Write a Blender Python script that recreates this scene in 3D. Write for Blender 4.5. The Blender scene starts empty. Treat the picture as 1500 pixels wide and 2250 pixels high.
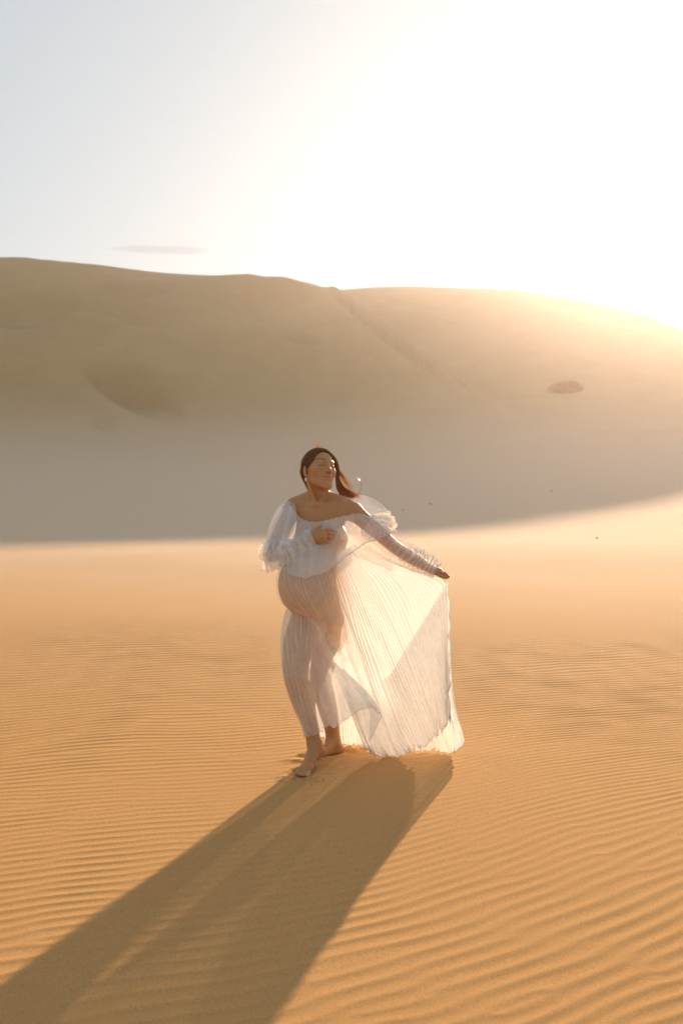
import bpy, bmesh, math, random
import numpy as np
from mathutils import Vector, Matrix

SC = bpy.context.scene
COL = SC.collection
R = math.radians

# ---------------------------------------------------------------- camera
CAM_H, FPX, CX, CY = 1.5, 2187.5, 750.0, 1125.0
PITCH = math.atan(63.0 / FPX)
cam_d = bpy.data.cameras.new('camera')
cam = bpy.data.objects.new('camera', cam_d)
COL.objects.link(cam)
cam.location = (0, 0, CAM_H)
cam.rotation_euler = (R(90) - PITCH, 0, 0)
cam_d.sensor_fit = 'VERTICAL'
cam_d.sensor_height = 36.0
cam_d.sensor_width = 24.0
cam_d.lens = 35.0
cam_d.clip_start = 0.05
cam_d.clip_end = 6000
cam_d.dof.use_dof = True
cam_d.dof.focus_distance = 5.2
cam_d.dof.aperture_fstop = 2.8
SC.camera = cam

# ---------------------------------------------------------------- sky, sun, exposure
SUN_AZ, SUN_EL = R(17.0), R(13.2)
world = bpy.data.worlds.new('World')
SC.world = world
world.use_nodes = True
wn, wl = world.node_tree.nodes, world.node_tree.links
bg = wn['Background']
sky = wn.new('ShaderNodeTexSky')
sky.sky_type = 'NISHITA'
sky.sun_disc = False
sky.sun_elevation = SUN_EL
sky.sun_rotation = SUN_AZ
sky.altitude = 0
sky.air_density = 1.0
sky.dust_density = 1.8
sky.ozone_density = 0.6
bg.inputs['Strength'].default_value = 0.150

# one thin streak of cloud low over the left dune
def wnode(t, **k):
    nd = wn.new(t)
    for a, b in k.items(): setattr(nd, a, b)
    return nd


def wmath(op, a, b=None):
    nd = wnode('ShaderNodeMath', operation=op)
    for i, q in enumerate((a, b)):
        if q is None: continue
        if isinstance(q, (int, float)): nd.inputs[i].default_value = q
        else: wl.new(q, nd.inputs[i])
    return nd.outputs[0]


wtc = wnode('ShaderNodeTexCoord')
wsx = wnode('ShaderNodeSeparateXYZ'); wl.new(wtc.outputs['Generated'], wsx.inputs['Vector'])
waz = wmath('ARCTAN2', wsx.outputs['X'], wsx.outputs['Y'])
wel = wmath('ARCSINE', wsx.outputs['Z'])
wmp = wnode('ShaderNodeMapping'); wmp.inputs['Scale'].default_value = (14, 14, 130)
wl.new(wtc.outputs['Generated'], wmp.inputs['Vector'])
wno = wnode('ShaderNodeTexNoise'); wno.inputs['Scale'].default_value = 1.0; wno.inputs['Detail'].default_value = 4
wl.new(wmp.outputs['Vector'], wno.inputs['Vector'])
ca_ = wmath('DIVIDE', wmath('ADD', waz, 0.176), 0.055)
ce_ = wmath('DIVIDE', wmath('SUBTRACT', wel, wmath('ADD', 0.2255, wmath('MULTIPLY', ca_, 0.0012))), 0.0042)
rr_ = wmath('ADD', wmath('MULTIPLY', ca_, ca_), wmath('MULTIPLY', ce_, ce_))
mk_ = wnode('ShaderNodeMapRange', interpolation_type='SMOOTHSTEP')
mk_.inputs['From Min'].default_value = 1.25; mk_.inputs['From Max'].default_value = 0.1
wl.new(wmath('ADD', rr_, wmath('MULTIPLY', wmath('SUBTRACT', 0.5, wno.outputs['Fac']), 3.0)), mk_.inputs['Value'])
cmx = wnode('ShaderNodeMix', data_type='RGBA', blend_type='MULTIPLY')
wl.new(wmath('MULTIPLY', mk_.outputs['Result'], 1.0), cmx.inputs['Factor'])
# bright haze evens the sky out between the sun's side and the far side
wgm = wnode('ShaderNodeGamma'); wgm.inputs['Gamma'].default_value = 0.27
wl.new(sky.outputs['Color'], wgm.inputs['Color'])
wl.new(wgm.outputs['Color'], cmx.inputs['A']); cmx.inputs['B'].default_value = (0.86, 0.83, 0.83, 1)
wtn = wnode('ShaderNodeMix', data_type='RGBA', blend_type='MULTIPLY'); wtn.inputs['Factor'].default_value = 1.0
wtn.inputs['B'].default_value = (0.94, 1.0, 1.035, 1)      # the faint green-blue of the dusty sky
wl.new(cmx.outputs['Result'], wtn.inputs['A'])
wl.new(wtn.outputs['Result'], bg.inputs['Color'])

sun_d = bpy.data.lights.new('sun', 'SUN')
sun_d.energy = 3.75
sun_d.angle = R(0.8)
sun_d.color = (1.0, 0.745, 0.50)
sun = bpy.data.objects.new('sun', sun_d)
COL.objects.link(sun)
SDIR = Vector((math.sin(SUN_AZ) * math.cos(SUN_EL), math.cos(SUN_AZ) * math.cos(SUN_EL), math.sin(SUN_EL)))
sun.rotation_euler = (-SDIR).to_track_quat('-Z', 'Y').to_euler()
sun.location = SDIR * 60

SC.view_settings.view_transform = 'Standard'
SC.view_settings.look = 'None'
SC.view_settings.gamma = 1.0
SC.view_settings.exposure = 1.56
SC.view_settings.use_curve_mapping = False
SC.render.engine = 'CYCLES'
SC.cycles.use_denoising = True
SC.cycles.max_bounces = 12
SC.cycles.transparent_max_bounces = 40
SC.cycles.transmission_bounces = 8
SC.cycles.volume_bounces = 1


def P(px, py, d):
    """the point at world depth d (metres along +Y) seen at that place of the photograph"""
    a = (px - CX) / FPX
    b = -(py - CY) / FPX
    dy = math.cos(PITCH) + b * math.sin(PITCH)
    dz = -math.sin(PITCH) + b * math.cos(PITCH)
    return np.array([a / dy * d, d, CAM_H + dz / dy * d])


# ---------------------------------------------------------------- helpers
def tag(o, label=None, cat=None, group=None, kind=None):
    if label: o['label'] = label
    if cat: o['category'] = cat
    if group: o['group'] = group
    if kind: o['kind'] = kind
    return o


def mesh_obj(name, verts, faces, mat=None, parent=None, smooth=True):
    me = bpy.data.meshes.new(name)
    verts = np.asarray(verts, dtype=np.float32)
    if isinstance(faces, np.ndarray):
        nf, k = faces.shape
        me.vertices.add(len(verts))
        me.vertices.foreach_set('co', verts.ravel())
        me.loops.add(nf * k)
        me.loops.foreach_set('vertex_index', faces.astype(np.int32).ravel())
        me.polygons.add(nf)
        me.polygons.foreach_set('loop_start', np.arange(0, nf * k, k, dtype=np.int32))
        me.update(calc_edges=True)
        me.validate()
    else:
        me.from_pydata([tuple(map(float, v)) for v in verts], [], faces)
        me.update()
    me.polygons.foreach_set('use_smooth', np.full(len(me.polygons), smooth))
    if mat: me.materials.append(mat)
    o = bpy.data.objects.new(name, me)
    COL.objects.link(o)
    if parent: o.parent = parent
    return o


def grid_faces(nr, nc, wrap=False):
    i = np.arange(nr - 1)[:, None]
    j = np.arange(nc if wrap else nc - 1)[None, :]
    j2 = (j + 1) % nc
    f = np.stack([i * nc + j, i * nc + j2, (i + 1) * nc + j2, (i + 1) * nc + j], -1)
    return f.reshape(-1, 4)


def _hash(ix, iy, seed):
    h = (ix.astype(np.int64) * 374761393 + iy.astype(np.int64) * 668265263 + seed * 974711) & 0x7fffffff
    h = ((h ^ (h >> 13)) * 1274126177) & 0x7fffffff
    return ((h ^ (h >> 16)) & 0xffff) / 65535.0 * 2 - 1


def vnoise(x, y, seed=0):
    x = np.asarray(x, float); y = np.asarray(y, float)
    ix, iy = np.floor(x), np.floor(y)
    fx, fy = x - ix, y - iy
    fx = fx ** 3 * (fx * (fx * 6 - 15) + 10); fy = fy ** 3 * (fy * (fy * 6 - 15) + 10)
    a, b = _hash(ix, iy, seed), _hash(ix + 1, iy, seed)
    c, d = _hash(ix, iy + 1, seed), _hash(ix + 1, iy + 1, seed)
    return (a * (1 - fx) + b * fx) * (1 - fy) + (c * (1 - fx) + d * fx) * fy


def fbm(x, y, seed=0, octv=4, gain=0.5):
    s, a = 0, 1.0
    for k in range(octv):
        s = s + a * vnoise(x * 2 ** k + 17.3 * k, y * 2 ** k - 9.1 * k, seed + k)
        a *= gain
    return s


def sstep(a, b, x):
    t = np.clip((x - a) / (b - a), 0, 1)
    return t * t * (3 - 2 * t)


def smax(a, b, k):
    h = np.clip(0.5 + 0.5 * (a - b) / k, 0, 1)
    return b * (1 - h) + a * h + k * h * (1 - h)


def new_mat(name):
    m = bpy.data.materials.new(name)
    m.use_nodes = True
    n, l = m.node_tree.nodes, m.node_tree.links
    return m, n, l, n['Principled BSDF']


# ---------------------------------------------------------------- sand materials
def sand_material(name, c1, c2, grain=220.0, bump=0.25, mid=9.0, midbump=0.0, pale=None):
    m, n, l, b = new_mat(name)
    tc = n.new('ShaderNodeTexCoord')
    big = n.new('ShaderNodeTexNoise'); big.inputs['Scale'].default_value = 0.35
    big.inputs['Detail'].default_value = 6
    fine = n.new('ShaderNodeTexNoise'); fine.inputs['Scale'].default_value = grain
    fine.inputs['Detail'].default_value = 3
    l.new(tc.outputs['Object'], big.inputs['Vector'])
    l.new(tc.outputs['Object'], fine.inputs['Vector'])
    mx = n.new('ShaderNodeMix'); mx.data_type = 'RGBA'
    mx.inputs['A'].default_value = (*c1, 1); mx.inputs['B'].default_value = (*c2, 1)
    l.new(big.outputs['Fac'], mx.inputs['Factor'])
    col = mx.outputs['Result']
    # paler colour on the low, far-off flats paints in sky light and veiling glare
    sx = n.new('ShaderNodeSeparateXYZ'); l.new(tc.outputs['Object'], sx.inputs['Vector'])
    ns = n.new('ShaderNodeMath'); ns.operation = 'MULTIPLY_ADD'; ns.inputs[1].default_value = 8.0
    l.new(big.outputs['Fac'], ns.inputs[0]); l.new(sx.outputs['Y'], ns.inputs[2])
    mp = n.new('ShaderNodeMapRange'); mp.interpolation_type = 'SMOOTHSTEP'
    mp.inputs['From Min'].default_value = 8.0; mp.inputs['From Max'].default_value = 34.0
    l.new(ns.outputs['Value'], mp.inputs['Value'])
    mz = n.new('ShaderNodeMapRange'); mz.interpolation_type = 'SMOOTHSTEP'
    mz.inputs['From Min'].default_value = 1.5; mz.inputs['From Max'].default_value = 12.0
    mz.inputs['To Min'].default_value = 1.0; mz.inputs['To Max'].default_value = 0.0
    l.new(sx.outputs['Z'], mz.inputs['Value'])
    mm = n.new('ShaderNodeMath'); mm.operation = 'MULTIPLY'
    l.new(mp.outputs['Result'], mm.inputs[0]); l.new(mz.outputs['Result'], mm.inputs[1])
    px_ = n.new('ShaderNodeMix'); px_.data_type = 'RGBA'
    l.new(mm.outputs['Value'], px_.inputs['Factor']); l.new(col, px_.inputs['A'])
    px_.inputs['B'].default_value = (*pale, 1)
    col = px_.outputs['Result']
    rmp = n.new('ShaderNodeMapRange')
    rmp.inputs['From Min'].default_value = 0.3; rmp.inputs['From Max'].default_value = 0.7
    rmp.inputs['To Min'].default_value = 0.78; rmp.inputs['To Max'].default_value = 1.2
    l.new(fine.outputs['Fac'], rmp.inputs['Value'])
    mul = n.new('ShaderNodeVectorMath'); mul.operation = 'SCALE'
    l.new(col, mul.inputs[0]); l.new(rmp.outputs['Result'], mul.inputs['Scale'])
    l.new(mul.outputs['Vector'], b.inputs['Base Color'])
    b.inputs['Roughness'].default_value = 1.0
    b.inputs['Specular IOR Level'].default_value = 0.04
    bp = n.new('ShaderNodeBump'); bp.inputs['Strength'].default_value = bump
    bp.inputs['Distance'].default_value = 0.004
    l.new(fine.outputs['Fac'], bp.inputs['Height'])
    if midbump:
        md = n.new('ShaderNodeTexNoise'); md.inputs['Scale'].default_value = mid
        md.inputs['Detail'].default_value = 8; md.inputs['Roughness'].default_value = 0.6
        mpg = n.new('ShaderNodeMapping'); mpg.inputs['Scale'].default_value = (0.35, 1.0, 1.6); mpg.inputs['Rotation'].default_value = (0, 0, 0.35)
        l.new(tc.outputs['Object'], mpg.inputs['Vector']); l.new(mpg.outputs['Vector'], md.inputs['Vector'])
        b2 = n.new('ShaderNodeBump'); b2.inputs['Strength'].default_value = 1.0
        b2.inputs['Distance'].default_value = midbump
        l.new(md.outputs['Fac'], b2.inputs['Height'])
        l.new(b2.outputs['Normal'], bp.inputs['Normal'])
    l.new(bp.outputs['Normal'], b.inputs['Normal'])
    return m


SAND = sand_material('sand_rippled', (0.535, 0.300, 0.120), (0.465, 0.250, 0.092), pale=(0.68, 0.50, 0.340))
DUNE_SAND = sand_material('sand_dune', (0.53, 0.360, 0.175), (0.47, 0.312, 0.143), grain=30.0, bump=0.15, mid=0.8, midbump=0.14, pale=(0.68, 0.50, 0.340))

# ---------------------------------------------------------------- terrain height functions
FRONT_FOOT = (-0.21, 5.12)
REAR_FOOT = (-0.08, 5.47)


def base_ground(x, y):
    """the plain and its rise towards the dunes, without ripples"""
    t = np.clip((y - 26) / 60, 0, None)
    z = (5.6 + 1.6 * np.tanh((x + 2) / 14)) * np.where(t < 1, t ** 1.7, 1 + 1.7 * (t - 1))
    z = np.minimum(z, 12)
    z = z + 0.035 * np.clip(x - 2.0, 0, 40) * sstep(14, 34, y) * (1 - sstep(60, 90, y))
    und = 0.016 * fbm(x / 6.5 + 3.1, y / 5.0, 5, 2)
    near = np.exp(-(((x + 0.1) / 2.2) ** 2 + ((y - 5.2) / 2.0) ** 2))
    z = z + und * (1 - near) * sstep(-30, 2, y)
    z = z + 0.035 * np.exp(-((y - 11.0 - 0.15 * x) / 2.6) ** 2) * (0.6 + 0.4 * np.tanh(-x / 3)) - 0.03 * np.exp(-((y - 16) / 3.0) ** 2)
    return z


rng = np.random.default_rng(7)
NW = 16
_ang = rng.normal(0, R(7.5), NW)
_kk = 2 * np.pi * (1 + rng.normal(0, 0.10, NW))
_ph = rng.uniform(0, 2 * np.pi, NW)
_am = rng.uniform(0.5, 1.0, NW)


RIP_Q = np.linspace(-6, 26, 3201)
RIP_L = np.interp(RIP_Q, [2.0, 2.6, 3.5, 4.8, 6.3, 8.0, 10.0, 13.0], [0.098, 0.094, 0.080, 0.061, 0.073, 0.093, 0.120, 0.150])
RIP_S = np.concatenate([[0], np.cumsum(0.01 / RIP_L[:-1])])


def ripples(x, y):
    """wind ripples: a narrow band of waves, so that crests fork and end"""
    wx = (x + 0.10 * fbm(x / 1.9, y / 1.9, 31, 2)) / 0.08
    g = 0.30 * x + 0.34 * np.log1p(np.exp((x - 0.35 * (y - 3.2) + 0.3) / 0.45)) * 0.45 * 1.6 * (1 - sstep(4.2, 7.5, y))
    g = g + 0.09 * fbm(x / 1.3, y / 1.5, 41, 2)
    q = y - g
    # wavelength: 6 cm around the woman, longer in the nearest sand and farther out
    s = np.interp(q, RIP_Q, RIP_S)
    re = np.zeros_like(s); im = np.zeros_like(s)
    for a, k, p, m in zip(_ang, _kk, _ph, _am):
        f = k * (np.cos(a) * s + np.sin(a) * wx) + p
        re += m * np.cos(f); im += m * np.sin(f)
    mag = np.sqrt(re * re + im * im) / _am.sum()
    ph = np.arctan2(im, re)
    # a gentle windward back and a steeper lee side
    sh = np.cos(ph + 0.45 * np.sin(ph)) + 0.16 * np.cos(2 * ph + 0.6)
    amp = 0.029 * np.interp(q, RIP_Q, RIP_L) * np.clip(0.45 + mag * 1.3, 0.45, 1.05)
    pat = 0.85 + 0.25 * fbm(x / 2.2 + 9, y / 2.6, 51, 2)
    fade = (1 - sstep(7.8, 12.5, y + 0.6 * fbm(x / 2, y / 2, 61, 2)))
    calm = 1 - 0.75 * np.exp(-(((x + 0.25) / 0.9) ** 2 + ((y - 4.7) / 0.7) ** 2)) * 0.8
    return amp * np.clip(pat, 0.15, 1.2) * sh * fade * calm


def footprints(x, y):
    z = np.zeros_like(x)
    for (fx, fy, dx, dy, ln, wd, dep) in ((-0.213, 5.10, -0.42, -0.9, 0.09, 0.05, 0.010), (-0.10, 5.47, -0.82, -0.57, 0.14, 0.05, 0.012)):
        u = ((x - fx) * dx + (y - fy) * dy) / ln
        v = ((x - fx) * dy - (y - fy) * dx) / wd
        r = np.sqrt(u * u + v * v)
        z += -dep * np.exp(-r ** 4 * 0.8) + dep * 0.75 * np.exp(-((r - 1.45) / 0.33) ** 2) * (1 + 0.6 * fbm(x * 28, y * 28, 71, 2))
    d = np.sqrt((x + 0.20) ** 2 + ((y - 5.02) / 1.0) ** 2)
    z += 0.006 * np.exp(-(d / 0.12) ** 2) * fbm(x * 40, y * 40, 75, 3)
    d = np.sqrt((x - 0.03) ** 2 + ((y - 5.60) / 1.0) ** 2)
    z += 0.010 * np.exp(-(d / 0.13) ** 2) * fbm(x * 25, y * 25, 77, 3)
    return z


def ground_z(x, y):
    z = base_ground(x, y)
    near = (y > 1.5) & (y < 19) & (np.abs(x) < 7)
    xn, yn = x[near], y[near]
    z[near] += ripples(xn, yn) * (1 - sstep(5.5, 7, np.abs(xn))) * sstep(1.5, 2.0, yn)
    foot = (np.abs(x) < 0.8) & (y > 4.5) & (y < 6.2)
    z[foot] += footprints(x[foot], y[foot])
    return z


def lines(segs):
    out = []
    for a, b, s0, s1 in segs:
        p = a
        while p < b - 1e-6:
            out.append(p)
            t = (p - a) / (b - a)
            p += s0 + (s1 - s0) * t
    out.append(segs[-1][1])
    return np.array(out)


xs = lines([(-2500, -60, 300, 8), (-60, -4, 4, 0.05), (-4, -1.6, 0.04, 0.021), (-1.6, 1.6, 0.021, 0.021), (1.6, 4, 0.021, 0.04), (4, 60, 0.05, 4), (60, 2500, 8, 300)])
ys = lines([(-600, -4, 80, 1.5), (-4, 2.2, 0.5, 0.03), (2.2, 6.5, 0.0095, 0.0095), (6.5, 15.5, 0.0095, 0.017), (15.5, 100, 0.03, 3), (100, 3000, 5, 300)])
GX, GY = np.meshgrid(xs, ys)
GZ = ground_z(GX, GY)
GZ = np.where(GY > 110, np.minimum(GZ, 12.0), GZ)
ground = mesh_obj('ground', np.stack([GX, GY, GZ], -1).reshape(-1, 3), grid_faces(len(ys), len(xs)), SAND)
tag(ground, 'rippled golden sand plain in low sunlight under the walking woman', kind='structure')

# ---------------------------------------------------------------- dunes
def px_height(px_list, py_list, Y):
    """crest table: photograph outline -> (X, Y, Z) at the distances Y"""
    pts = [P(a, b, yy) for a, b, yy in zip(px_list, py_list, Y)]
    pts = np.array(pts)
    return pts[:, 0], pts[:, 1], pts[:, 2]


def smooth_interp(x, xp, fp, w):
    s = 0
    ks = (-1, -0.5, 0, 0.5, 1)
    for k in ks:
        s = s + np.interp(x + k * w, xp, fp)
    return s / len(ks)


AX, AY, AZ = px_height([-900, -400, -100, 60, 200, 250, 330, 500, 600, 690, 735, 800, 900, 1000, 1080, 1150, 1220, 1400],
                       [620, 585, 567, 566, 577, 583, 592, 607, 619, 628, 636, 688, 764, 832, 888, 932, 965, 1010],
                       [140, 135, 130, 128, 126, 126, 126, 125, 124, 123, 122, 114, 104, 95, 87, 80, 75, 66])
BX, BY, BZ = px_height([-300, 300, 600, 740, 820, 900, 1000, 1130, 1200, 1300, 1380, 1450, 1500, 1600, 1800, 2300],
                       [700, 670, 648, 636, 630, 627, 632, 637, 645, 662, 686, 714, 734, 775, 840, 930],
                       [150, 148, 146, 145, 144, 143, 141, 138, 136, 134, 132, 131, 130, 129, 128, 126])


def dune_left(x, y):
    yc = smooth_interp(x, AX, AY, 1.0) + 1.2 * fbm(x / 14, 0 * x, 83, 2)
    zc = smooth_interp(x, AX, AZ, 0.35)
    yb = np.interp(x, [-60, -20, 0, 14, 30], [74, 78, 84, 68, 60])
    t = np.clip((y - yb) / (yc - yb), 0, None)
    gb = base_ground(x, yb) * 0.75
    face = gb + (zc - gb) * np.where(t < 1, 0.30 * t + 0.70 * t * t * (3 - 2 * t), 1)
    face = np.where(y < yb, gb - 0.35 * (yb - y), face)
    back = zc - (y - yc) * np.interp(x, [-40, -6, 0, 12], [0.08, 0.12, 0.5, 0.55])
    z = np.where(y < yc, face, back)
    w = np.clip(t, 0, 1) * np.clip((1 - t) * 4, 0, 1)
    w = w * (y < yc)
    left = 1 - sstep(-8, 2, x)
    z = z + w * 4.6 * fbm(x / 30 + 2.2, y / 9 + x / 34, 91, 3) * (0.35 + 0.65 * left)
    z = z + w * 0.35 * fbm((x - 0.4 * y) / 2.6, (y + 0.5 * x) / 9, 95, 3)
    # rounded shoulder under the crest, on the left
    z = z - left * 1.6 * np.exp(-((y - yc + 12) / 5.0) ** 2)
    spur = sstep(-3, 1, x) * (1 - sstep(7, 13, x))
    z = z + spur * (0.5 * np.exp(-((y - yc + 0.5) / 1.3) ** 2) - 1.1 * np.exp(-((y - yc + 4.4) / 1.5) ** 2) + 0.7 * np.exp(-((y - yc + 2.2) / 1.3) ** 2)) * (1 + 0.15 * fbm(x / 1.5, y / 1.5, 97, 2))
    for hx, hy, rx, ry, rot, dep in HOLLOWS:
        c, s_ = math.cos(rot), math.sin(rot)
        u = ((x - hx) * c + (y - hy) * s_) / rx
        v = (-(x - hx) * s_ + (y - hy) * c) / ry
        r = np.sqrt(u * u + v * v)
        z = z - dep * np.exp(-(r * 1.15) ** 5) * (0.7 - 0.6 * np.clip(-v, -1, 1))
    return z


def dune_right(x, y):
    yc = smooth_interp(x, BX, BY, 1.0)
    zc = smooth_interp(x, BX, BZ, 0.6)
    yb = np.interp(x, [0, 14, 30, 45, 70], [82, 84, 80, 78, 80])
    gb = base_ground(x, yb) * 0.97
    t = np.clip((y - yb) / (yc - yb), 0, None)
    face = gb + (zc - gb) * np.where(t < 1, 0.45 * t + 0.55 * t * t * (3 - 2 * t), 1)
    face = np.where(y < yb, gb - 0.35 * (yb - y), face)
    back = zc - (y - yc) * 0.12
    z = np.where(y < yc, face, back)
    w = np.clip(t, 0, 1) * np.clip((1 - t) * 4, 0, 1) * (y < yc)
    z = z + w * 1.1 * fbm(x / 15 + 8, y / 10, 101, 3) + w * 0.9 * fbm((x + 0.6 * y) / 5, (y - 0.5 * x) / 7, 105, 3)
    # ledge below the crest, as a paler band
    z = z - 1.4 * np.exp(-((y - yc + 11 + 0.12 * (x - 10)) / 4.0) ** 2) * (1 - sstep(20, 45, x)) * (y < yc)
    return z


HOLLOWS = []


def ray_hit(fn, px, py, d0=40, d1=150):
    ds = np.linspace(d0, d1, 2200)
    pts = np.array([P(px, py, d) for d in ds])
    below = pts[:, 2] < fn(pts[:, 0], pts[:, 1])
    k = int(np.argmax(below))
    return pts[k]


_h = ray_hit(dune_left, 292, 858)
_h2 = ray_hit(dune_left, 10, 700)
_h3 = ray_hit(dune_left, 225, 935)
_h4 = ray_hit(dune_left, 660, 742)
HOLLOWS = [(_h[0], _h[1], 5.6, 2.7, R(-30), 4.6), (_h2[0], _h2[1], 7.0, 2.6, R(-4), 4.2),
           (_h3[0], _h3[1], 1.5, 1.4, R(-20), 0.9), (_h4[0], _h4[1], 2.4, 1.6, R(-15), 1.8)]

dx = np.concatenate([np.arange(-140, -60, 2.0), np.arange(-60, 24, 0.45), np.arange(24, 40, 2.0)])
dy = np.concatenate([np.arange(36, 50, 1.0), np.arange(50, 132, 0.4), np.arange(132, 300, 6.0)])
DX, DY = np.meshgrid(dx, dy)
G0 = base_ground(DX, DY)
DZ = smax(dune_left(DX, DY), G0 - 0.5, 3.5) - 0.06
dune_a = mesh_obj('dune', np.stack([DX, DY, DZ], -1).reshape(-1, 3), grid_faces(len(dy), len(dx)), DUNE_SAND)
tag(dune_a, 'tall shaded dune on the left with a dark hollow in its face', kind='structure')

dx = np.concatenate([np.arange(-60, -4, 3.0), np.arange(-4, 75, 0.45), np.arange(75, 160, 3.0)])
dy = np.concatenate([np.arange(50, 70, 1.0), np.arange(70, 150, 0.4), np.arange(150, 320, 6.0)])
DX, DY = np.meshgrid(dx, dy)
G0 = base_ground(DX, DY)
DZ = smax(dune_right(DX, DY), G0 - 0.5, 3.5) - 0.05
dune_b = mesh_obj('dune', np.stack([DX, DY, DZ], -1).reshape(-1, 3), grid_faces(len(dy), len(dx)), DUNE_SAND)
tag(dune_b, 'hazy sun washed dune on the right behind the sloping spur', kind='structure')

# ================================================================ the woman
def proj(p):
    """photograph pixel of a world point (used only to check proportions)"""
    x, y, z = p[0], p[1], p[2] - CAM_H
    c, s = math.cos(PITCH), math.sin(PITCH)
    dep = y * c - z * s
    return CX + FPX * x / dep, CY - FPX * (z * c + y * s) / dep


def cr_matrix(n, m):
    """Catmull-Rom weights: m samples through n control points"""
    M = np.zeros((m, n))
    for i, t in enumerate(np.linspace(0, n - 1, m)):
        k = min(int(t), n - 2); f = t - k
        w = (-0.5 * f + f * f - 0.5 * f ** 3, 1 - 2.5 * f * f + 1.5 * f ** 3, 0.5 * f + 2 * f * f - 1.5 * f ** 3, -0.5 * f * f + 0.5 * f ** 3)
        for j in range(4):
            q = k - 1 + j
            if q < 0: M[i, 0] += 2 * w[j]; M[i, 1] -= w[j]
            elif q > n - 1: M[i, n - 1] += 2 * w[j]; M[i, n - 2] -= w[j]
            else: M[i, q] += w[j]
    return M


class Field:
    """signed distance field on a regular grid; shapes are blended into it"""
    def __init__(self, lo, hi, h):
        self.h = h
        self.lo = np.array(lo, float)
        self.n = np.ceil((np.array(hi) - self.lo) / h).astype(int) + 1
        self.d = np.full(self.n, 0.06, np.float32)

    def region(self, lo, hi):
        a = np.clip(np.floor((np.array(lo) - self.lo) / self.h).astype(int), 0, self.n - 1)
        b = np.clip(np.ceil((np.array(hi) - self.lo) / self.h).astype(int) + 1, 1, self.n)
        sl = tuple(slice(i, j) for i, j in zip(a, b))
        ax = [(self.lo[k] + self.h * np.arange(a[k], b[k])).astype(np.float32) for k in range(3)]
        return sl, ax[0][:, None, None], ax[1][None, :, None], ax[2][None, None, :]

    def _mix(self, sl, b, k, op):
        a = self.d[sl]
        if op == 'cut':
            b = -b
            h = np.clip(0.5 - 0.5 * (b - a) / k, 0, 1)
            self.d[sl] = b * (1 - h) + a * h + k * h * (1 - h)
        else:
            h = np.clip(0.5 + 0.5 * (b - a) / k, 0, 1)
            self.d[sl] = b * (1 - h) + a * h - k * h * (1 - h)

    def cap(self, a, b, ra, rb, k=0.02, op='add'):
        a, b = np.asarray(a, float), np.asarray(b, float)
        m = max(ra, rb) + k + 0.03
        sl, X, Y, Z = self.region(np.minimum(a, b) - m, np.maximum(a, b) + m)
        ba = b - a
        L = float(ba @ ba) + 1e-12
        t = np.clip(((X - a[0]) * ba[0] + (Y - a[1]) * ba[1] + (Z - a[2]) * ba[2]) / L, 0, 1)
        d = np.sqrt((X - a[0] - t * ba[0]) ** 2 + (Y - a[1] - t * ba[1]) ** 2 + (Z - a[2] - t * ba[2]) ** 2) - (ra + t * (rb - ra))
        self._mix(sl, d.astype(np.float32), k, op)

    def ell(self, c, r, axes=None, k=0.02, op='add'):
        c = np.asarray(c, float)
        axes = np.eye(3) if axes is None else np.asarray(axes, float)
        m = max(r) + k + 0.03
        sl, X, Y, Z = self.region(c - m, c + m)
        X, Y, Z = X - c[0], Y - c[1], Z - c[2]
        q = [(X * axes[i][0] + Y * axes[i][1] + Z * axes[i][2]) / r[i] for i in range(3)]
        k0 = np.sqrt(q[0] ** 2 + q[1] ** 2 + q[2] ** 2)
        k1 = np.sqrt((q[0] / r[0]) ** 2 + (q[1] / r[1]) ** 2 + (q[2] / r[2]) ** 2) + 1e-6
        self._mix(sl, (k0 * (k0 - 1) / k1).astype(np.float32), k, op)

    def chain(self, pts, rad, k=0.02, sub=5):
        """a limb: a smooth tapering tube through the joints"""
        n = len(pts)
        M = cr_matrix(n, (n - 1) * sub + 1) if n > 2 else cr_matrix(n, sub + 1)
        pts = M @ np.array(pts); rad = M @ np.array(rad)
        m = rad.max() + k + 0.03
        sl, X, Y, Z = self.region(pts.min(0) - m, pts.max(0) + m)
        best = None
        for i in range(len(pts) - 1):
            a, ba = pts[i], pts[i + 1] - pts[i]
            L = float(ba @ ba) + 1e-12
            t = np.clip(((X - a[0]) * ba[0] + (Y - a[1]) * ba[1] + (Z - a[2]) * ba[2]) / L, 0, 1).astype(np.float32)
            d = np.sqrt((X - a[0] - t * ba[0]) ** 2 + (Y - a[1] - t * ba[1]) ** 2 + (Z - a[2] - t * ba[2]) ** 2) - (rad[i] + t * (rad[i + 1] - rad[i]))
            best = d if best is None else np.minimum(best, d)
        self._mix(sl, best.astype(np.float32), k, 'add')

    def sample(self, p):
        q = (np.asarray(p) - self.lo) / self.h
        q = np.clip(q, 0, self.n - 1.001)
        i = np.floor(q).astype(int)
        f = q - i
        out = 0
        for dx in (0, 1):
            for dy in (0, 1):
                for dz in (0, 1):
                    w = (f[:, 0] if dx else 1 - f[:, 0]) * (f[:, 1] if dy else 1 - f[:, 1]) * (f[:, 2] if dz else 1 - f[:, 2])
                    out = out + w * self.d[i[:, 0] + dx, i[:, 1] + dy, i[:, 2] + dz]
        return out

    def normal(self, p, e=0.006):
        g = []
        for k in range(3):
            v = np.zeros(3); v[k] = e
            g.append(self.sample(p + v) - self.sample(p - v))
        g = np.stack(g, -1)
        return g / (np.linalg.norm(g, axis=1, keepdims=True) + 1e-9)

    def push_out(self, p, gap, it=5):
        p = np.array(p, float)
        for _ in range(it):
            d = self.sample(p)
            m = d < gap
            if not m.any(): break
            n = self.normal(p[m], 0.009)
            p[m] += n * (gap - d[m])[:, None] * 0.9
        return p

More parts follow.
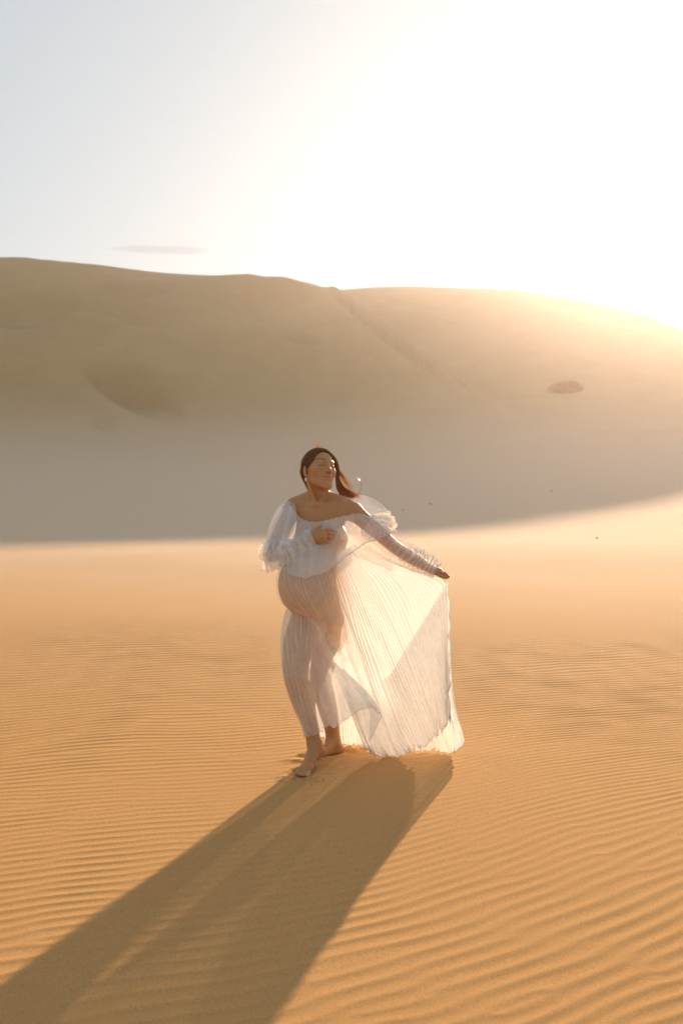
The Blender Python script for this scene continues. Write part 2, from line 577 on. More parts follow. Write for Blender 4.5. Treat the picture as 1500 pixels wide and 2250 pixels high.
    def surface(self):
        """surface nets: one smooth closed skin at distance zero"""
        D = self.d
        s = D < 0
        n = self.n
        cnt = np.zeros(n - 1, np.uint8)
        for dx in (0, 1):
            for dy in (0, 1):
                for dz in (0, 1):
                    cnt += s[dx:n[0] - 1 + dx, dy:n[1] - 1 + dy, dz:n[2] - 1 + dz]
        act = np.argwhere((cnt > 0) & (cnt < 8))
        m = n - 1
        ids = (act[:, 0].astype(np.int64) * m[1] + act[:, 1]) * m[2] + act[:, 2]
        corner = [(a, b, c) for a in (0, 1) for b in (0, 1) for c in (0, 1)]
        val = np.stack([D[act[:, 0] + a, act[:, 1] + b, act[:, 2] + c] for a, b, c in corner], 1)
        pos = np.zeros((len(act), 3)); w = np.zeros(len(act))
        for i, ci in enumerate(corner):
            for j, cj in enumerate(corner):
                if j <= i or sum(abs(p - q) for p, q in zip(ci, cj)) != 1: continue
                va, vb = val[:, i], val[:, j]
                x = (va < 0) != (vb < 0)
                t = np.where(x, va / np.where(x, va - vb, 1), 0)
                pt = np.array(ci)[None] + t[:, None] * (np.array(cj) - np.array(ci))[None]
                pos += np.where(x[:, None], pt, 0); w += x
        verts = self.lo + self.h * (act + pos / w[:, None])
        faces = []
        for ax in range(3):
            sh = [slice(None)] * 3; sh2 = [slice(None)] * 3
            sh[ax] = slice(0, -1); sh2[ax] = slice(1, None)
            a, b = s[tuple(sh)], s[tuple(sh2)]
            e = np.argwhere(a != b)
            inside = a[e[:, 0], e[:, 1], e[:, 2]]
            o1, o2 = [k for k in range(3) if k != ax]
            ok = (e[:, o1] > 0) & (e[:, o2] > 0) & (e[:, o1] < n[o1] - 1) & (e[:, o2] < n[o2] - 1)
            e, inside = e[ok], inside[ok]
            q = []
            for u, v in ((-1, -1), (0, -1), (0, 0), (-1, 0)):
                c = e.copy(); c[:, o1] += u; c[:, o2] += v
                q.append(np.searchsorted(ids, (c[:, 0].astype(np.int64) * m[1] + c[:, 1]) * m[2] + c[:, 2]))
            q = np.stack(q, 1)
            flip = inside if ax != 1 else ~inside
            q[~flip] = q[~flip][:, ::-1]
            faces.append(q)
        return verts, np.concatenate(faces)


def unit(v):
    v = np.asarray(v, float)
    return v / np.linalg.norm(v)


# ---- head frame: her left, the way she faces, the crown of the head
YAW, TILT, ROLL = R(30), R(18), R(7)
_f = np.array([math.sin(YAW), -math.cos(YAW), 0]); _l = np.array([math.cos(YAW), math.sin(YAW), 0]); _u = np.array([0, 0, 1.0])
_f, _u = math.cos(TILT) * _f + math.sin(TILT) * _u, math.cos(TILT) * _u - math.sin(TILT) * _f
_u, _l = math.cos(ROLL) * _u + math.sin(ROLL) * _l, math.cos(ROLL) * _l - math.sin(ROLL) * _u
HA = np.array([_l, _f, _u])
HC = P(701.5, 1034.5, 5.29)
HS = 1.02


def H(x, y, z):
    return HC + HS * (x * HA[0] + y * HA[1] + z * HA[2])


def to_head(p):
    return ((np.asarray(p) - HC) @ HA.T) / HS


BF = Field((-0.47, 4.93, -0.02), (0.62, 5.66, 1.76), 0.0032)


def build_body(F):
    hl = np.array([math.cos(R(20)), -math.sin(R(20)), 0]); hf = np.array([-math.sin(R(20)), -math.cos(R(20)), 0]); up = np.array([0, 0, 1.0])
    chest_ax = np.array([hl, hf, up])
    pl = np.array([math.cos(R(40)), -math.sin(R(40)), 0]); pf = np.array([-math.sin(R(40)), -math.cos(R(40)), 0])
    hip_ax = np.array([pl, pf, up])
    # torso
    F.ell(P(704, 1172, 5.30), (0.140, 0.098, 0.150), chest_ax, 0.03)
    F.cap(P(708, 1205, 5.30), P(722, 1300, 5.325), 0.112, 0.126, 0.05)
    F.ell(P(676, 1284, 5.19), (0.145, 0.150, 0.165), hip_ax, 0.11)
    F.ell(P(692, 1230, 5.24), (0.125, 0.115, 0.10), hip_ax, 0.08)
    F.ell(P(714, 1338, 5.33), (0.165, 0.115, 0.105), hip_ax, 0.05)
    F.ell(P(740, 1368, 5.375), (0.088, 0.095, 0.100), hip_ax, 0.04)
    F.ell(P(702, 1366, 5.43), (0.088, 0.095, 0.100), hip_ax, 0.04)
    F.ell(P(711, 1128, 5.295), (0.150, 0.072, 0.062), chest_ax, 0.03)
    F.ell(P(736, 1183, 5.215), (0.068, 0.066, 0.070), chest_ax, 0.035)
    F.ell(P(674, 1186, 5.245), (0.066, 0.066, 0.070), chest_ax, 0.035)
    # shoulders and neck
    F.cap(P(690, 1098, 5.335), P(644, 1114, 5.365), 0.040, 0.043, 0.03)
    F.cap(P(716, 1098, 5.315), P(776, 1123, 5.255), 0.040, 0.047, 0.03)
    F.cap(P(698, 1102, 5.33), H(0, -0.032, -0.050), 0.055, 0.049, 0.022)
    F.cap(P(690, 1088, 5.35), P(652, 1104, 5.37), 0.028, 0.028, 0.035)
    F.cap(P(710, 1089, 5.345), P(760, 1109, 5.29), 0.028, 0.030, 0.035)
    F.cap(P(692, 1109, 5.245), P(664, 1106, 5.315), 0.006, 0.006, 0.030)
    F.cap(P(700, 1109, 5.238), P(752, 1104, 5.235), 0.006, 0.006, 0.030)
    F.cap(H(-0.060, -0.020, -0.055), P(692, 1107, 5.25), 0.012, 0.010, 0.02)
    F.cap(H(0.058, -0.02, -0.06), P(702, 1107, 5.245), 0.012, 0.010, 0.02)
    # head
    F.ell(H(0, -0.012, 0.030), (0.0745 * HS, 0.094 * HS, 0.085 * HS), HA, 0.02)
    F.ell(H(0, 0.030, -0.006), (0.062 * HS, 0.060 * HS, 0.084 * HS), HA, 0.02)
    F.ell(H(0, 0.036, -0.058), (0.044 * HS, 0.052 * HS, 0.050 * HS), HA, 0.02)
    F.cap(H(-0.052, -0.004, -0.038), H(-0.042, 0.022, -0.072), 0.011, 0.010, 0.025)
    F.cap(H(-0.042, 0.022, -0.072), H(-0.011, 0.078, -0.109), 0.010, 0.011, 0.022)
    F.cap(H(0.052, -0.004, -0.038), H(0.042, 0.022, -0.072), 0.011, 0.010, 0.025)
    F.cap(H(0.042, 0.022, -0.072), H(0.011, 0.078, -0.109), 0.010, 0.011, 0.022)
    F.ell(H(0, 0.075, -0.108), (0.017, 0.011, 0.014), HA, 0.028)
    for s in (-1, 1):
        F.ell(H(s * 0.039, 0.055, -0.026), (0.021, 0.020, 0.020), HA, 0.026)
        F.cap(H(s * 0.012, 0.084, 0.024), H(s * 0.044, 0.069, 0.024), 0.007, 0.004, 0.016)
        F.ell(H(s * 0.031, 0.098, 0.004), (0.019, 0.013, 0.012), HA, 0.012, 'cut')
        F.ell(H(s * 0.0315, 0.0725, 0.002), (0.0155, 0.0125, 0.0125), HA, 0.007)
        # ear
        ea = np.array([unit(HA[0] * s + HA[1] * -0.35), unit(HA[1] + HA[0] * s * 0.35), HA[2]])
        F.ell(H(s * 0.077, -0.014, -0.006), (0.009, 0.018, 0.029), ea, 0.006)
        F.ell(H(s * 0.087, -0.008, -0.004), (0.007, 0.009, 0.015), ea, 0.005, 'cut')
        F.ell(H(s * 0.073, -0.004, -0.034), (0.007, 0.009, 0.009), ea, 0.006)
    # nose
    F.cap(H(0, 0.083, 0.016), H(0, 0.107, -0.026), 0.0075, 0.0095, 0.012)
    F.ell(H(0, 0.112, -0.033), (0.0100, 0.0095, 0.0085), HA, 0.010)
    for s in (-1, 1):
        F.ell(H(s * 0.0125, 0.099, -0.037), (0.0070, 0.0095, 0.0070), HA, 0.008)
        F.ell(H(s * 0.0065, 0.103, -0.0445), (0.0038, 0.0048, 0.0030), HA, 0.003, 'cut')
    # lips
    F.ell(H(0, 0.083, -0.068), (0.027, 0.014, 0.020), HA, 0.014)
    F.ell(H(0, 0.0935, -0.0615), (0.0190, 0.0060, 0.0046), HA, 0.007)
    F.ell(H(0, 0.0930, -0.0725), (0.0160, 0.0064, 0.0054), HA, 0.007)
    F.cap(H(-0.023, 0.092, -0.0665), H(0.023, 0.092, -0.0665), 0.0016, 0.0016, 0.004, 'cut')
    F.cap(H(0, 0.105, -0.0665), H(0, 0.1045, -0.0665), 0.003, 0.003, 0.004, 'cut')
    F.cap(H(-0.010, 0.098, -0.084), H(0.010, 0.098, -0.084), 0.0025, 0.0025, 0.010, 'cut')
    # her right arm, folded to the chest
    F.chain([P(643, 1117, 5.365), P(617, 1172, 5.29), P(599, 1219, 5.225)], [0.044, 0.041, 0.036], 0.02)
    F.chain([P(599, 1219, 5.225), P(640, 1206, 5.17), P(690, 1182, 5.115)], [0.036, 0.037, 0.024], 0.010)
    dep = 5.102
    pal = np.array([unit(P(714, 1174, dep) - P(690, 1182, dep + 0.01)), [0, 1, 0], [0, 0, 1.0]])
    pal[2] = unit(np.cross(pal[0], pal[1])); pal[1] = np.cross(pal[2], pal[0])
    F.ell(P(703, 1178, dep), (0.044, 0.015, 0.037), pal, 0.012)
    F.cap(P(690, 1182, 5.115), P(705, 1177, dep), 0.023, 0.022, 0.012)
    for (x0, y0, x1, y1, x2, y2, r) in ((711, 1165, 721, 1163, 731.5, 1164.5, .0082), (714, 1171.5, 724, 1170.5, 734, 1172, .0084),
                                        (714, 1179, 722.5, 1179, 731, 1180.5, .0080), (710.5, 1186.5, 717.5, 1187.5, 724, 1189.5, .0072)):
        r *= 0.86
        F.cap(P(x0, y0, dep - .004), P(x1, y1, dep - .012), r * 1.06, r, 0.002)
        F.cap(P(x1, y1, dep - .012), P(x2, y2, dep + .012), r, r * .82, 0.002)
    F.chain([P(694, 1170, dep + .01), P(698, 1160, dep + .0), P(704.5, 1155.5, dep + .004)], [0.0125, 0.0098, 0.0078], 0.006)
    # her left arm, reaching out to the gathered skirt
    F.chain([P(778, 1126, 5.255), P(826, 1166, 5.25), P(868, 1203, 5.245), P(905, 1226, 5.22), P(951, 1253, 5.19)], [0.046, 0.040, 0.034, 0.034, 0.022], 0.02)
    F.cap(P(951, 1253, 5.19), P(965, 1257, 5.18), 0.021, 0.020, 0.01)
    F.ell(P(962, 1256.5, 5.185), (0.032, 0.026, 0.015), np.array([unit(P(970, 1260, 5.18) - P(951, 1253, 5.19)), [0, 1, 0], unit(np.cross(unit(P(970, 1260, 5.18) - P(951, 1253, 5.19)), [0, 1, 0]))]), 0.012)
    for k, (x1, y1, x2, y2) in enumerate(((977, 1259.5, 985.5, 1267.5), (977, 1260.5, 985, 1268.5), (975.5, 1261.5, 982.5, 1269.5), (972.5, 1262, 979, 1269))):
        d0 = 5.150 + 0.0165 * k
        r = (.0080, .0082, .0078, .0070)[k]
        F.cap(P(967, 1257, d0 + .003), P(x1, y1, d0), r * 1.05, r, 0.004)
        F.cap(P(x1, y1, d0), P(x2, y2, d0 + .004), r, r * .8, 0.003)
    F.chain([P(958, 1260, 5.165), P(968, 1266, 5.150), P(979, 1270, 5.148)], [0.011, 0.0095, 0.0075], 0.006)
    # her right leg, stepping forward
    F.chain([P(685, 1345, 5.33), P(656, 1420, 5.245), P(650, 1482, 5.18), P(662, 1535, 5.205), P(680, 1590, 5.225), P(689.5, 1634, 5.225)], [0.100, 0.084, 0.062, 0.054, 0.041, 0.034], 0.035)
    F.ell(P(676, 1530, 5.245), (0.045, 0.045, 0.085), None, 0.03)
    F.ell(P(649, 1486, 5.145), (0.034, 0.03, 0.04), None, 0.03)
    # right foot, heel lifted
    F.cap(P(690, 1630, 5.225), P(703, 1648, 5.262), 0.033, 0.028, 0.02)
    F.cap(P(690, 1640, 5.22), P(676, 1690, 5.122), 0.033, 0.026, 0.02)
    F.cap(P(697, 1650, 5.24), P(663, 1692, 5.128), 0.026, 0.021, 0.02)
    F.cap(P(677, 1692, 5.12), P(664, 1693, 5.125), 0.022, 0.019, 0.02)
    F.ell(P(702, 1632, 5.235), (0.012, 0.014, 0.014), None, 0.015)
    for (x0, y0, d0, x1, y1, d1, r) in ((678, 1695, 5.11, 676.5, 1703.5, 5.062, .0122), (671, 1695, 5.11, 668.2, 1703.5, 5.062, .0090), (666, 1695, 5.112, 661.8, 1703, 5.070, .0086),
                                        (661, 1695, 5.118, 655.8, 1702, 5.082, .0080), (656, 1694, 5.122, 650.5, 1700, 5.095, .0078)):
        F.cap(P(x0, y0, d0), P(x1, y1, d1), r * 1.15, r, 0.004)
    # her left leg, behind
    F.chain([P(733, 1350, 5.345), P(718, 1425, 5.37), P(706, 1486, 5.40), P(716, 1540, 5.45), P(728, 1595, 5.485), P(731.5, 1632, 5.49)], [0.098, 0.080, 0.060, 0.055, 0.043, 0.037], 0.035)
    F.cap(P(732, 1628, 5.49), P(743, 1645, 5.525), 0.037, 0.028, 0.02)
    F.cap(P(730, 1632, 5.485), P(708, 1655, 5.405), 0.033, 0.022, 0.02)
    F.cap(P(742, 1646, 5.52), P(700, 1658, 5.40), 0.026, 0.020, 0.02)
    F.ell(P(724, 1633, 5.475), (0.012, 0.014, 0.014), None, 0.015)
    for (x0, y0, d0, x1, y1, d1, r) in ((704, 1659, 5.39, 693, 1664, 5.345, .0120), (705, 1657, 5.40, 692, 1660.5, 5.375, .0085), (705, 1656, 5.41, 692, 1658.5, 5.395, .008)):
        F.cap(P(x0, y0, d0), P(x1, y1, d1), r * 1.15, r, 0.005)


build_body(BF)
bv, bf = BF.surface()


def body_colors(v):
    q = to_head(v)
    n = len(v)
    skin = np.tile(np.array([0.46, 0.232, 0.094]), (n, 1))
    def mixc(c, w):
        nonlocal skin
        w = np.clip(w, 0, 1)[:, None]
        skin = skin * (1 - w) + np.array(c)[None] * w
    # soft blotches and freckles of the skin
    blot = fbm(v[:, 0] * 30 + v[:, 1] * 17, v[:, 2] * 30, 201, 3)
    skin *= (1 + 0.05 * blot)[:, None]
    x, y, z = q[:, 0], q[:, 1], q[:, 2]
    face = (y > 0.03) & (z > -0.13) & (z < 0.12) & (np.abs(x) < 0.075)
    # cheeks
    for s in (-1, 1):
        w = np.exp(-(((x - s * 0.042) / 0.020) ** 2 + ((z + 0.026) / 0.016) ** 2)) * face
        mixc((0.37, 0.14, 0.06), 0.5 * w)
        # brow: an arched stroke
        t = (s * x - 0.013) / 0.040
        zc = 0.0265 + 0.0085 * np.sin(np.clip(t, 0, 1) * 2.3)
        th = 0.0050 * (1 - 0.5 * np.clip(t, 0, 1))
        w = np.exp(-((z - zc) / th) ** 2) * sstep(-0.06, 0.06, t) * (1 - sstep(0.93, 1.05, t)) * face * (y > 0.04)
        mixc((0.075, 0.036, 0.016), 0.92 * w)
        # closed lashes: a curve bowed down
        t = (s * x - 0.0315) / 0.0170
        zc = -0.0045 + 0.0042 * t ** 2 - 0.0012 * t
        w = np.exp(-((z - zc) / 0.0021) ** 2) * (1 - sstep(0.92, 1.12, np.abs(t))) * face * (y > 0.05)
        mixc((0.045, 0.02, 0.01), 0.95 * w)
        # lid shade: the darker skin of the eyelid
        w = np.exp(-((s * x - 0.0315) / 0.016) ** 2 - ((z - 0.004) / 0.008) ** 2) * face
        mixc((0.27, 0.12, 0.05), 0.5 * w)
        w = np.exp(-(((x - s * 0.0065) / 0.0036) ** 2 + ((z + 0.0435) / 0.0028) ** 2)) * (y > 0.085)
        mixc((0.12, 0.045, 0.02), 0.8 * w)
    # lips
    wl_ = 0.0235 * (1 - 0.0)
    up_ = (z > -0.0668) * np.exp(-((z + 0.0625) / 0.0048) ** 4) * (np.abs(x) < wl_ * (1 - 0.12 * np.clip((z + 0.0668) / 0.008, 0, 1)))
    lo_ = (z <= -0.0668) * np.exp(-((z + 0.0715) / 0.0058) ** 4) * (1 - sstep(0.75, 1.05, np.abs(x) / (wl_ * np.sqrt(np.clip(1 - ((-0.0668 - z) / 0.0135) ** 2, 0.01, 1)))))
    mixc((0.50, 0.195, 0.11), 0.8 * (up_ + lo_) * (y > 0.07))
    w = np.exp(-((z + 0.0666) / 0.0018) ** 2) * (1 - sstep(0.9, 1.1, np.abs(x) / 0.0245)) * (y > 0.07)
    mixc((0.11, 0.04, 0.025), 0.85 * w)
    # nails
    for p in (P(676.5, 1704.5, 5.056),):
        w = np.exp(-(((v - p) ** 2).sum(1) / 0.0075 ** 2)) * 0.8
        mixc((0.80, 0.66, 0.58), w)
    for (px, py, d) in ((731.5, 1164, 5.102), (734, 1171.5, 5.102), (731, 1180, 5.102), (724, 1189, 5.102)):
        w = np.exp(-(((v - P(px, py, d)) ** 2).sum(1) / 0.008 ** 2))
        mixc((0.66, 0.40, 0.28), 0.7 * w)
    # nude slip tone, lightened to paint in bounced light, carried down the legs
    under = sstep(0, 1, (1.245 - v[:, 2]) / 0.01) * sstep(0, 1, (v[:, 2] - 0.26) / 0.02)
    arms = (v[:, 0] > 0.13) | (v[:, 1] < 5.13) & (v[:, 2] > 1.19) | (v[:, 0] < -0.30) & (v[:, 2] > 1.10)
    mixc((0.55, 0.335, 0.165), 0.8 * under * (~arms))
    return skin


def skin_material():
    m, n, l, b = new_mat('skin')
    at = n.new('ShaderNodeAttribute'); at.attribute_name = 'skin_color'
    l.new(at.outputs['Color'], b.inputs['Base Color'])
    b.inputs['Roughness'].default_value = 0.5
    b.inputs['Specular IOR Level'].default_value = 0.35
    b.inputs['Subsurface Weight'].default_value = 0.12
    b.inputs['Subsurface Radius'].default_value = (1.0, 0.35, 0.15)
    b.inputs['Subsurface Scale'].default_value = 0.008
    tc = n.new('ShaderNodeTexCoord')
    no = n.new('ShaderNodeTexNoise'); no.inputs['Scale'].default_value = 260; no.inputs['Detail'].default_value = 2
    l.new(tc.outputs['Object'], no.inputs['Vector'])
    bp = n.new('ShaderNodeBump'); bp.inputs['Strength'].default_value = 0.12; bp.inputs['Distance'].default_value = 0.002
    l.new(no.outputs['Fac'], bp.inputs['Height']); l.new(bp.outputs['Normal'], b.inputs['Normal'])
    return m


ROOT = np.array([-0.20, 5.25, 0.0])
person = bpy.data.objects.new('person', None)
COL.objects.link(person)
person.location = ROOT
person.empty_display_size = 0.2
tag(person, 'barefoot pregnant woman in a sheer white pleated gown holding out her skirt', 'person')


def part(name, v, f, mat, parent=None, smooth=True):
    o = mesh_obj(name, np.asarray(v) - ROOT, f, mat, parent or person, smooth)
    return o


body = part('body', bv, bf, skin_material())
ca = body.data.color_attributes.new('skin_color', 'FLOAT_COLOR', 'POINT')
cc = np.ones((len(bv), 4), np.float32); cc[:, :3] = body_colors(bv)
ca.data.foreach_set('color', cc.ravel())

# ---------------------------------------------------------------- hair
def hair_material(name, glow):
    m, n, l, b = new_mat(name)
    tc = n.new('ShaderNodeTexCoord')
    no = n.new('ShaderNodeTexNoise'); no.inputs['Scale'].default_value = 90; no.inputs['Detail'].default_value = 3
    l.new(tc.outputs['Object'], no.inputs['Vector'])
    at = n.new('ShaderNodeAttribute'); at.attribute_name = 'tone'
    av = n.new('ShaderNodeMath'); av.operation = 'MULTIPLY_ADD'; av.inputs[1].default_value = 0.6 if glow > 0.1 else 0.0
    l.new(at.outputs['Fac'], av.inputs[0]); l.new(no.outputs['Fac'], av.inputs[2])
    rp = n.new('ShaderNodeValToRGB')
    rp.color_ramp.elements[0].position = 0.3; rp.color_ramp.elements[0].color = (0.085, 0.044, 0.018, 1)
    rp.color_ramp.elements[1].position = 0.95; rp.color_ramp.elements[1].color = (0.34, 0.18, 0.07, 1)
    if glow < 0.1: rp.color_ramp.elements[1].color = (0.13, 0.068, 0.028, 1)
    l.new(av.outputs['Value'], rp.inputs['Fac']); l.new(rp.outputs['Color'], b.inputs['Base Color'])
    b.inputs['Roughness'].default_value = 0.30 if glow > 0.1 else 0.7
    b.inputs['Specular IOR Level'].default_value = 0.5 if glow > 0.1 else 0.1
    tr = n.new('ShaderNodeBsdfTranslucent'); tr.inputs['Color'].default_value = (0.92, 0.54, 0.19, 1)
    mx = n.new('ShaderNodeMixShader'); mx.inputs['Fac'].default_value = glow
    l.new(b.outputs['BSDF'], mx.inputs[1]); l.new(tr.outputs['BSDF'], mx.inputs[2])
    l.new(mx.outputs['Shader'], n['Material Output'].inputs['Surface'])
    return m


HAIR = hair_material('brown_hair', 0.55)
HAIR_CAP = hair_material('brown_hair_dense', 0.04)
_lo = HC - 0.17; _hi = HC + 0.15
_lo[2] = P(700, 1100, 5.4)[2]
HF = Field(_lo, _hi, 0.0036)


def build_hair(F):
    F.ell(H(0, -0.016, 0.034), (0.0800 * HS, 0.103 * HS, 0.0905 * HS), HA, 0.01)
    F.chain([H(0, -0.072, 0.01), P(692, 1056, 5.385), P(694, 1080, 5.395), P(700, 1094, 5.40)], [0.050, 0.048, 0.038, 0.030], 0.03)
    F.chain([H(-0.052, -0.050, 0.0), P(678, 1057, 5.365), P(681, 1070, 5.38)], [0.028, 0.022, 0.014], 0.02)
    F.chain([P(729, 1002, 5.31), P(736, 1014, 5.32), P(740, 1032, 5.335), P(741, 1054, 5.35), P(743, 1074, 5.36), P(748, 1089, 5.365)], [0.006, 0.009, 0.010, 0.009, 0.007, 0.004], 0.012)
    F.ell(H(0, 0.112, -0.016), (0.0785 * HS, 0.094 * HS, 0.112 * HS), HA, 0.005, 'cut')
    F.ell(H(-0.088, 0.022, -0.036), (0.036, 0.048, 0.046), HA, 0.006, 'cut')


build_hair(HF)
hv, hf_ = HF.surface()
hair_cap = part('hair', hv, hf_, HAIR_CAP)


def tubes(paths, radii, sides=4):
    """thin tapering strands -> vertices and quads"""
    V, Fc = [], []
    off = 0
    for p, r in zip(paths, radii):
        p = np.asarray(p); n = len(p)
        t = np.gradient(p, axis=0); t /= np.linalg.norm(t, axis=1, keepdims=True) + 1e-9
        ref = np.array([0.3, 0.9, 0.2])
        a = np.cross(t, ref); a /= np.linalg.norm(a, axis=1, keepdims=True) + 1e-9
        b = np.cross(t, a)
        rr = np.asarray(r) if np.ndim(r) else np.full(n, r)
        ang = np.arange(sides) * 2 * np.pi / sides
        ring = p[:, None] + rr[:, None, None] * (a[:, None] * np.cos(ang)[None, :, None] + b[:, None] * np.sin(ang)[None, :, None])
        V.append(ring.reshape(-1, 3))
        Fc.append(grid_faces(n, sides, True) + off)
        off += n * sides
    return np.concatenate(V), np.concatenate(Fc)


hr = np.random.default_rng(11)


def strands():
    P_, R_ = [], []
    def go(ctrl, n=22, r=0.0010, jit=0.003, hug=None, taper=0.3):
        ctrl = np.array(ctrl)
        off = hr.normal(0, jit, 3)
        grow = np.linspace(0.3, 1.5, len(ctrl))[:, None]
        c = ctrl + off * grow + hr.normal(0, jit * 0.35, ctrl.shape)
        p = cr_matrix(len(c), n) @ c
        if hug is not None:
            k = int(n * hug)
            q = p[:k]
            lift = hr.uniform(0.0008, 0.0034)
            for _ in range(4):
                dd = HF.sample(q)
                q = q + HF.normal(q, 0.006) * (lift - dd)[:, None] * 0.9
            if k < n:
                p[k:] += (q[-1] - p[k - 1]) * np.linspace(1, 0, n - k)[:, None]
            p[:k] = q
        P_.append(p); R_.append(r * np.linspace(1, taper, n))
    # combed from the parting to behind the ear, on the near side
    fr = np.array([(-.003, .070, .088), (-.030, .063, .081), (-.052, .046, .062), (-.068, .018, .038), (-.079, -.022, .024), (-.072, -.052, -.014)])
    bk = np.array([(-.003, -.060, .114), (-.030, -.068, .104), (-.055, -.078, .078), (-.068, -.082, .045), (-.066, -.088, .002), (-.056, -.085, -.040)])
    for i in range(620):
        t = hr.uniform(0, 1)
        c = fr * (1 - t) + bk * t
        c[1:-1, 0] -= 0.012 * math.sin(math.pi * t); c[:, 2] += 0.022 * math.sin(math.pi * min(1, t * 1.1)) * np.linspace(1, 0.2, 6)
        go([H(*q) for q in c] + [P(678 + hr.normal(0, 2), 1062 + hr.normal(0, 5), 5.375)], 24, 0.0011, 0.0018, 1.0)
    # far side
    for i in range(420):
        t = hr.uniform(0, 1)
        c = fr * (1 - t) + bk * t
        w = hr.uniform(0, 1)
        go([H(0.003, c[0, 1], c[0, 2] + 0.02 * math.sin(math.pi * t)), H(0.030, c[1, 1], c[1, 2] + 0.018 * math.sin(math.pi * t)), P(730 + 3 * w, 1000, 5.295 + 0.05 * t), P(738 + 3 * w, 1020, 5.31 + 0.05 * t), P(740 + 4 * w, 1042, 5.325 + 0.04 * t), P(741 + 4 * w, 1062, 5.345), P(743 + 10 * w, 1078, 5.355), P(752 + 26 * w, 1089 + 5 * w, 5.365)], 24, 0.0011, 0.0018, 0.68)
    # loose length blown out over her left shoulder
    for i in range(200):
        w = hr.uniform(0, 1) ** 1.3
        z = hr.uniform(0, 1)
        go([P(735, 1030 + 15 * z, 5.34), P(741 + 3 * w, 1052, 5.355), P(746 + 11 * w, 1071 + 3 * z, 5.365), P(757 + 22 * w, 1082 + 5 * z, 5.36), P(765 + 28 * w, 1089 + 6 * z, 5.355)], 20, 0.0010, 0.0035, None, 0.2)
    # fly-away wisps
    for i in range(70):
        w = hr.uniform(0, 1)
        go([P(739, 1015 + 20 * w, 5.35), P(746 + 6 * w, 1042, 5.36), P(755 + 10 * w, 1060, 5.37), P(766 + 12 * w, 1075 + 4 * w, 5.37)], 18, 0.0006, 0.006, None, 0.3)
    for i in range(7):
        go([P(757, 1080, 5.36), P(775, 1091, 5.36), P(788, 1083, 5.36), P(793, 1070, 5.36), P(789, 1056, 5.365), P(779, 1047, 5.37)], 26, 0.0008, 0.002, None, 0.4)
    # fine halo along the outline of the head
    for i in range(150):
        t = hr.uniform(0, 1)
        sgn = 1 if hr.uniform() < 0.7 else -1
        ang = hr.uniform(0.1, 1.5)
        b = H(sgn * 0.081 * math.sin(ang), -0.03 + 0.05 * hr.normal(), 0.034 + 0.091 * math.cos(ang))
        out = unit(b - H(0, -0.016, 0.034))
        dn = np.array([0.35 * sgn + 0.25, 0, -1.0])
        ln = hr.uniform(0.015, 0.05)
        go([b - out * 0.004, b + out * 0.003 + dn * ln * 0.4, b + out * hr.uniform(0.002, 0.012) + dn * ln], 8, 0.0005, 0.0015, None, 0.4)
    for i in range(34):
        t = hr.uniform(0, 1)
        b = H(-0.03 + 0.05 * t, 0.05 - 0.07 * hr.uniform(), 0.118)
        go([b, b + np.array([0.002, 0, 0.010 + 0.008 * hr.uniform()]), b + np.array([0.010 + 0.012 * hr.uniform(), 0.0, 0.016 + 0.014 * hr.uniform()])], 8, 0.0006, 0.004, None, 0.3)
    tone = np.concatenate([np.full(3 * len(p), hr.uniform(-0.3, 0.7)) for p in P_])
    return (*tubes(P_, R_, 3), tone)


sv, sf, tone = strands()
o = part('hair_strands', sv, sf, HAIR, hair_cap)
o.data.attributes.new('tone', 'FLOAT', 'POINT').data.foreach_set('value', tone.astype(np.float32))

# pearl drop earring
def earring():
    m, n, l, b = new_mat('pearl_gold')
    tc = n.new('ShaderNodeTexCoord'); sp = n.new('ShaderNodeSeparateXYZ'); l.new(tc.outputs['Generated'], sp.inputs['Vector'])
    rp = n.new('ShaderNodeValToRGB'); rp.color_ramp.interpolation = 'CONSTANT'
    rp.color_ramp.elements[0].color = (0.85, 0.78, 0.70, 1); rp.color_ramp.elements[1].color = (0.75, 0.5, 0.2, 1); rp.color_ramp.elements[1].position = 0.7
    l.new(sp.outputs['Z'], rp.inputs['Fac']); l.new(rp.outputs['Color'], b.inputs['Base Color'])
    b.inputs['Roughness'].default_value = 0.2
    lobe = H(-0.081, 0.0, -0.043)
    prof = [(0.0008, 0.0), (0.0016, -0.001), (0.0014, -0.004), (0.0030, -0.0065), (0.0052, -0.011), (0.0060, -0.0155), (0.0052, -0.020), (0.0026, -0.0232), (0.0002, -0.024)]
    V = []
    for r_, z_ in prof:
        for k in range(12):
            a = 2 * math.pi * k / 12
            V.append(lobe + np.array([r_ * math.cos(a), r_ * math.sin(a), z_]))
    return part('earring', V, grid_faces(len(prof), 12, True), m)


earring()

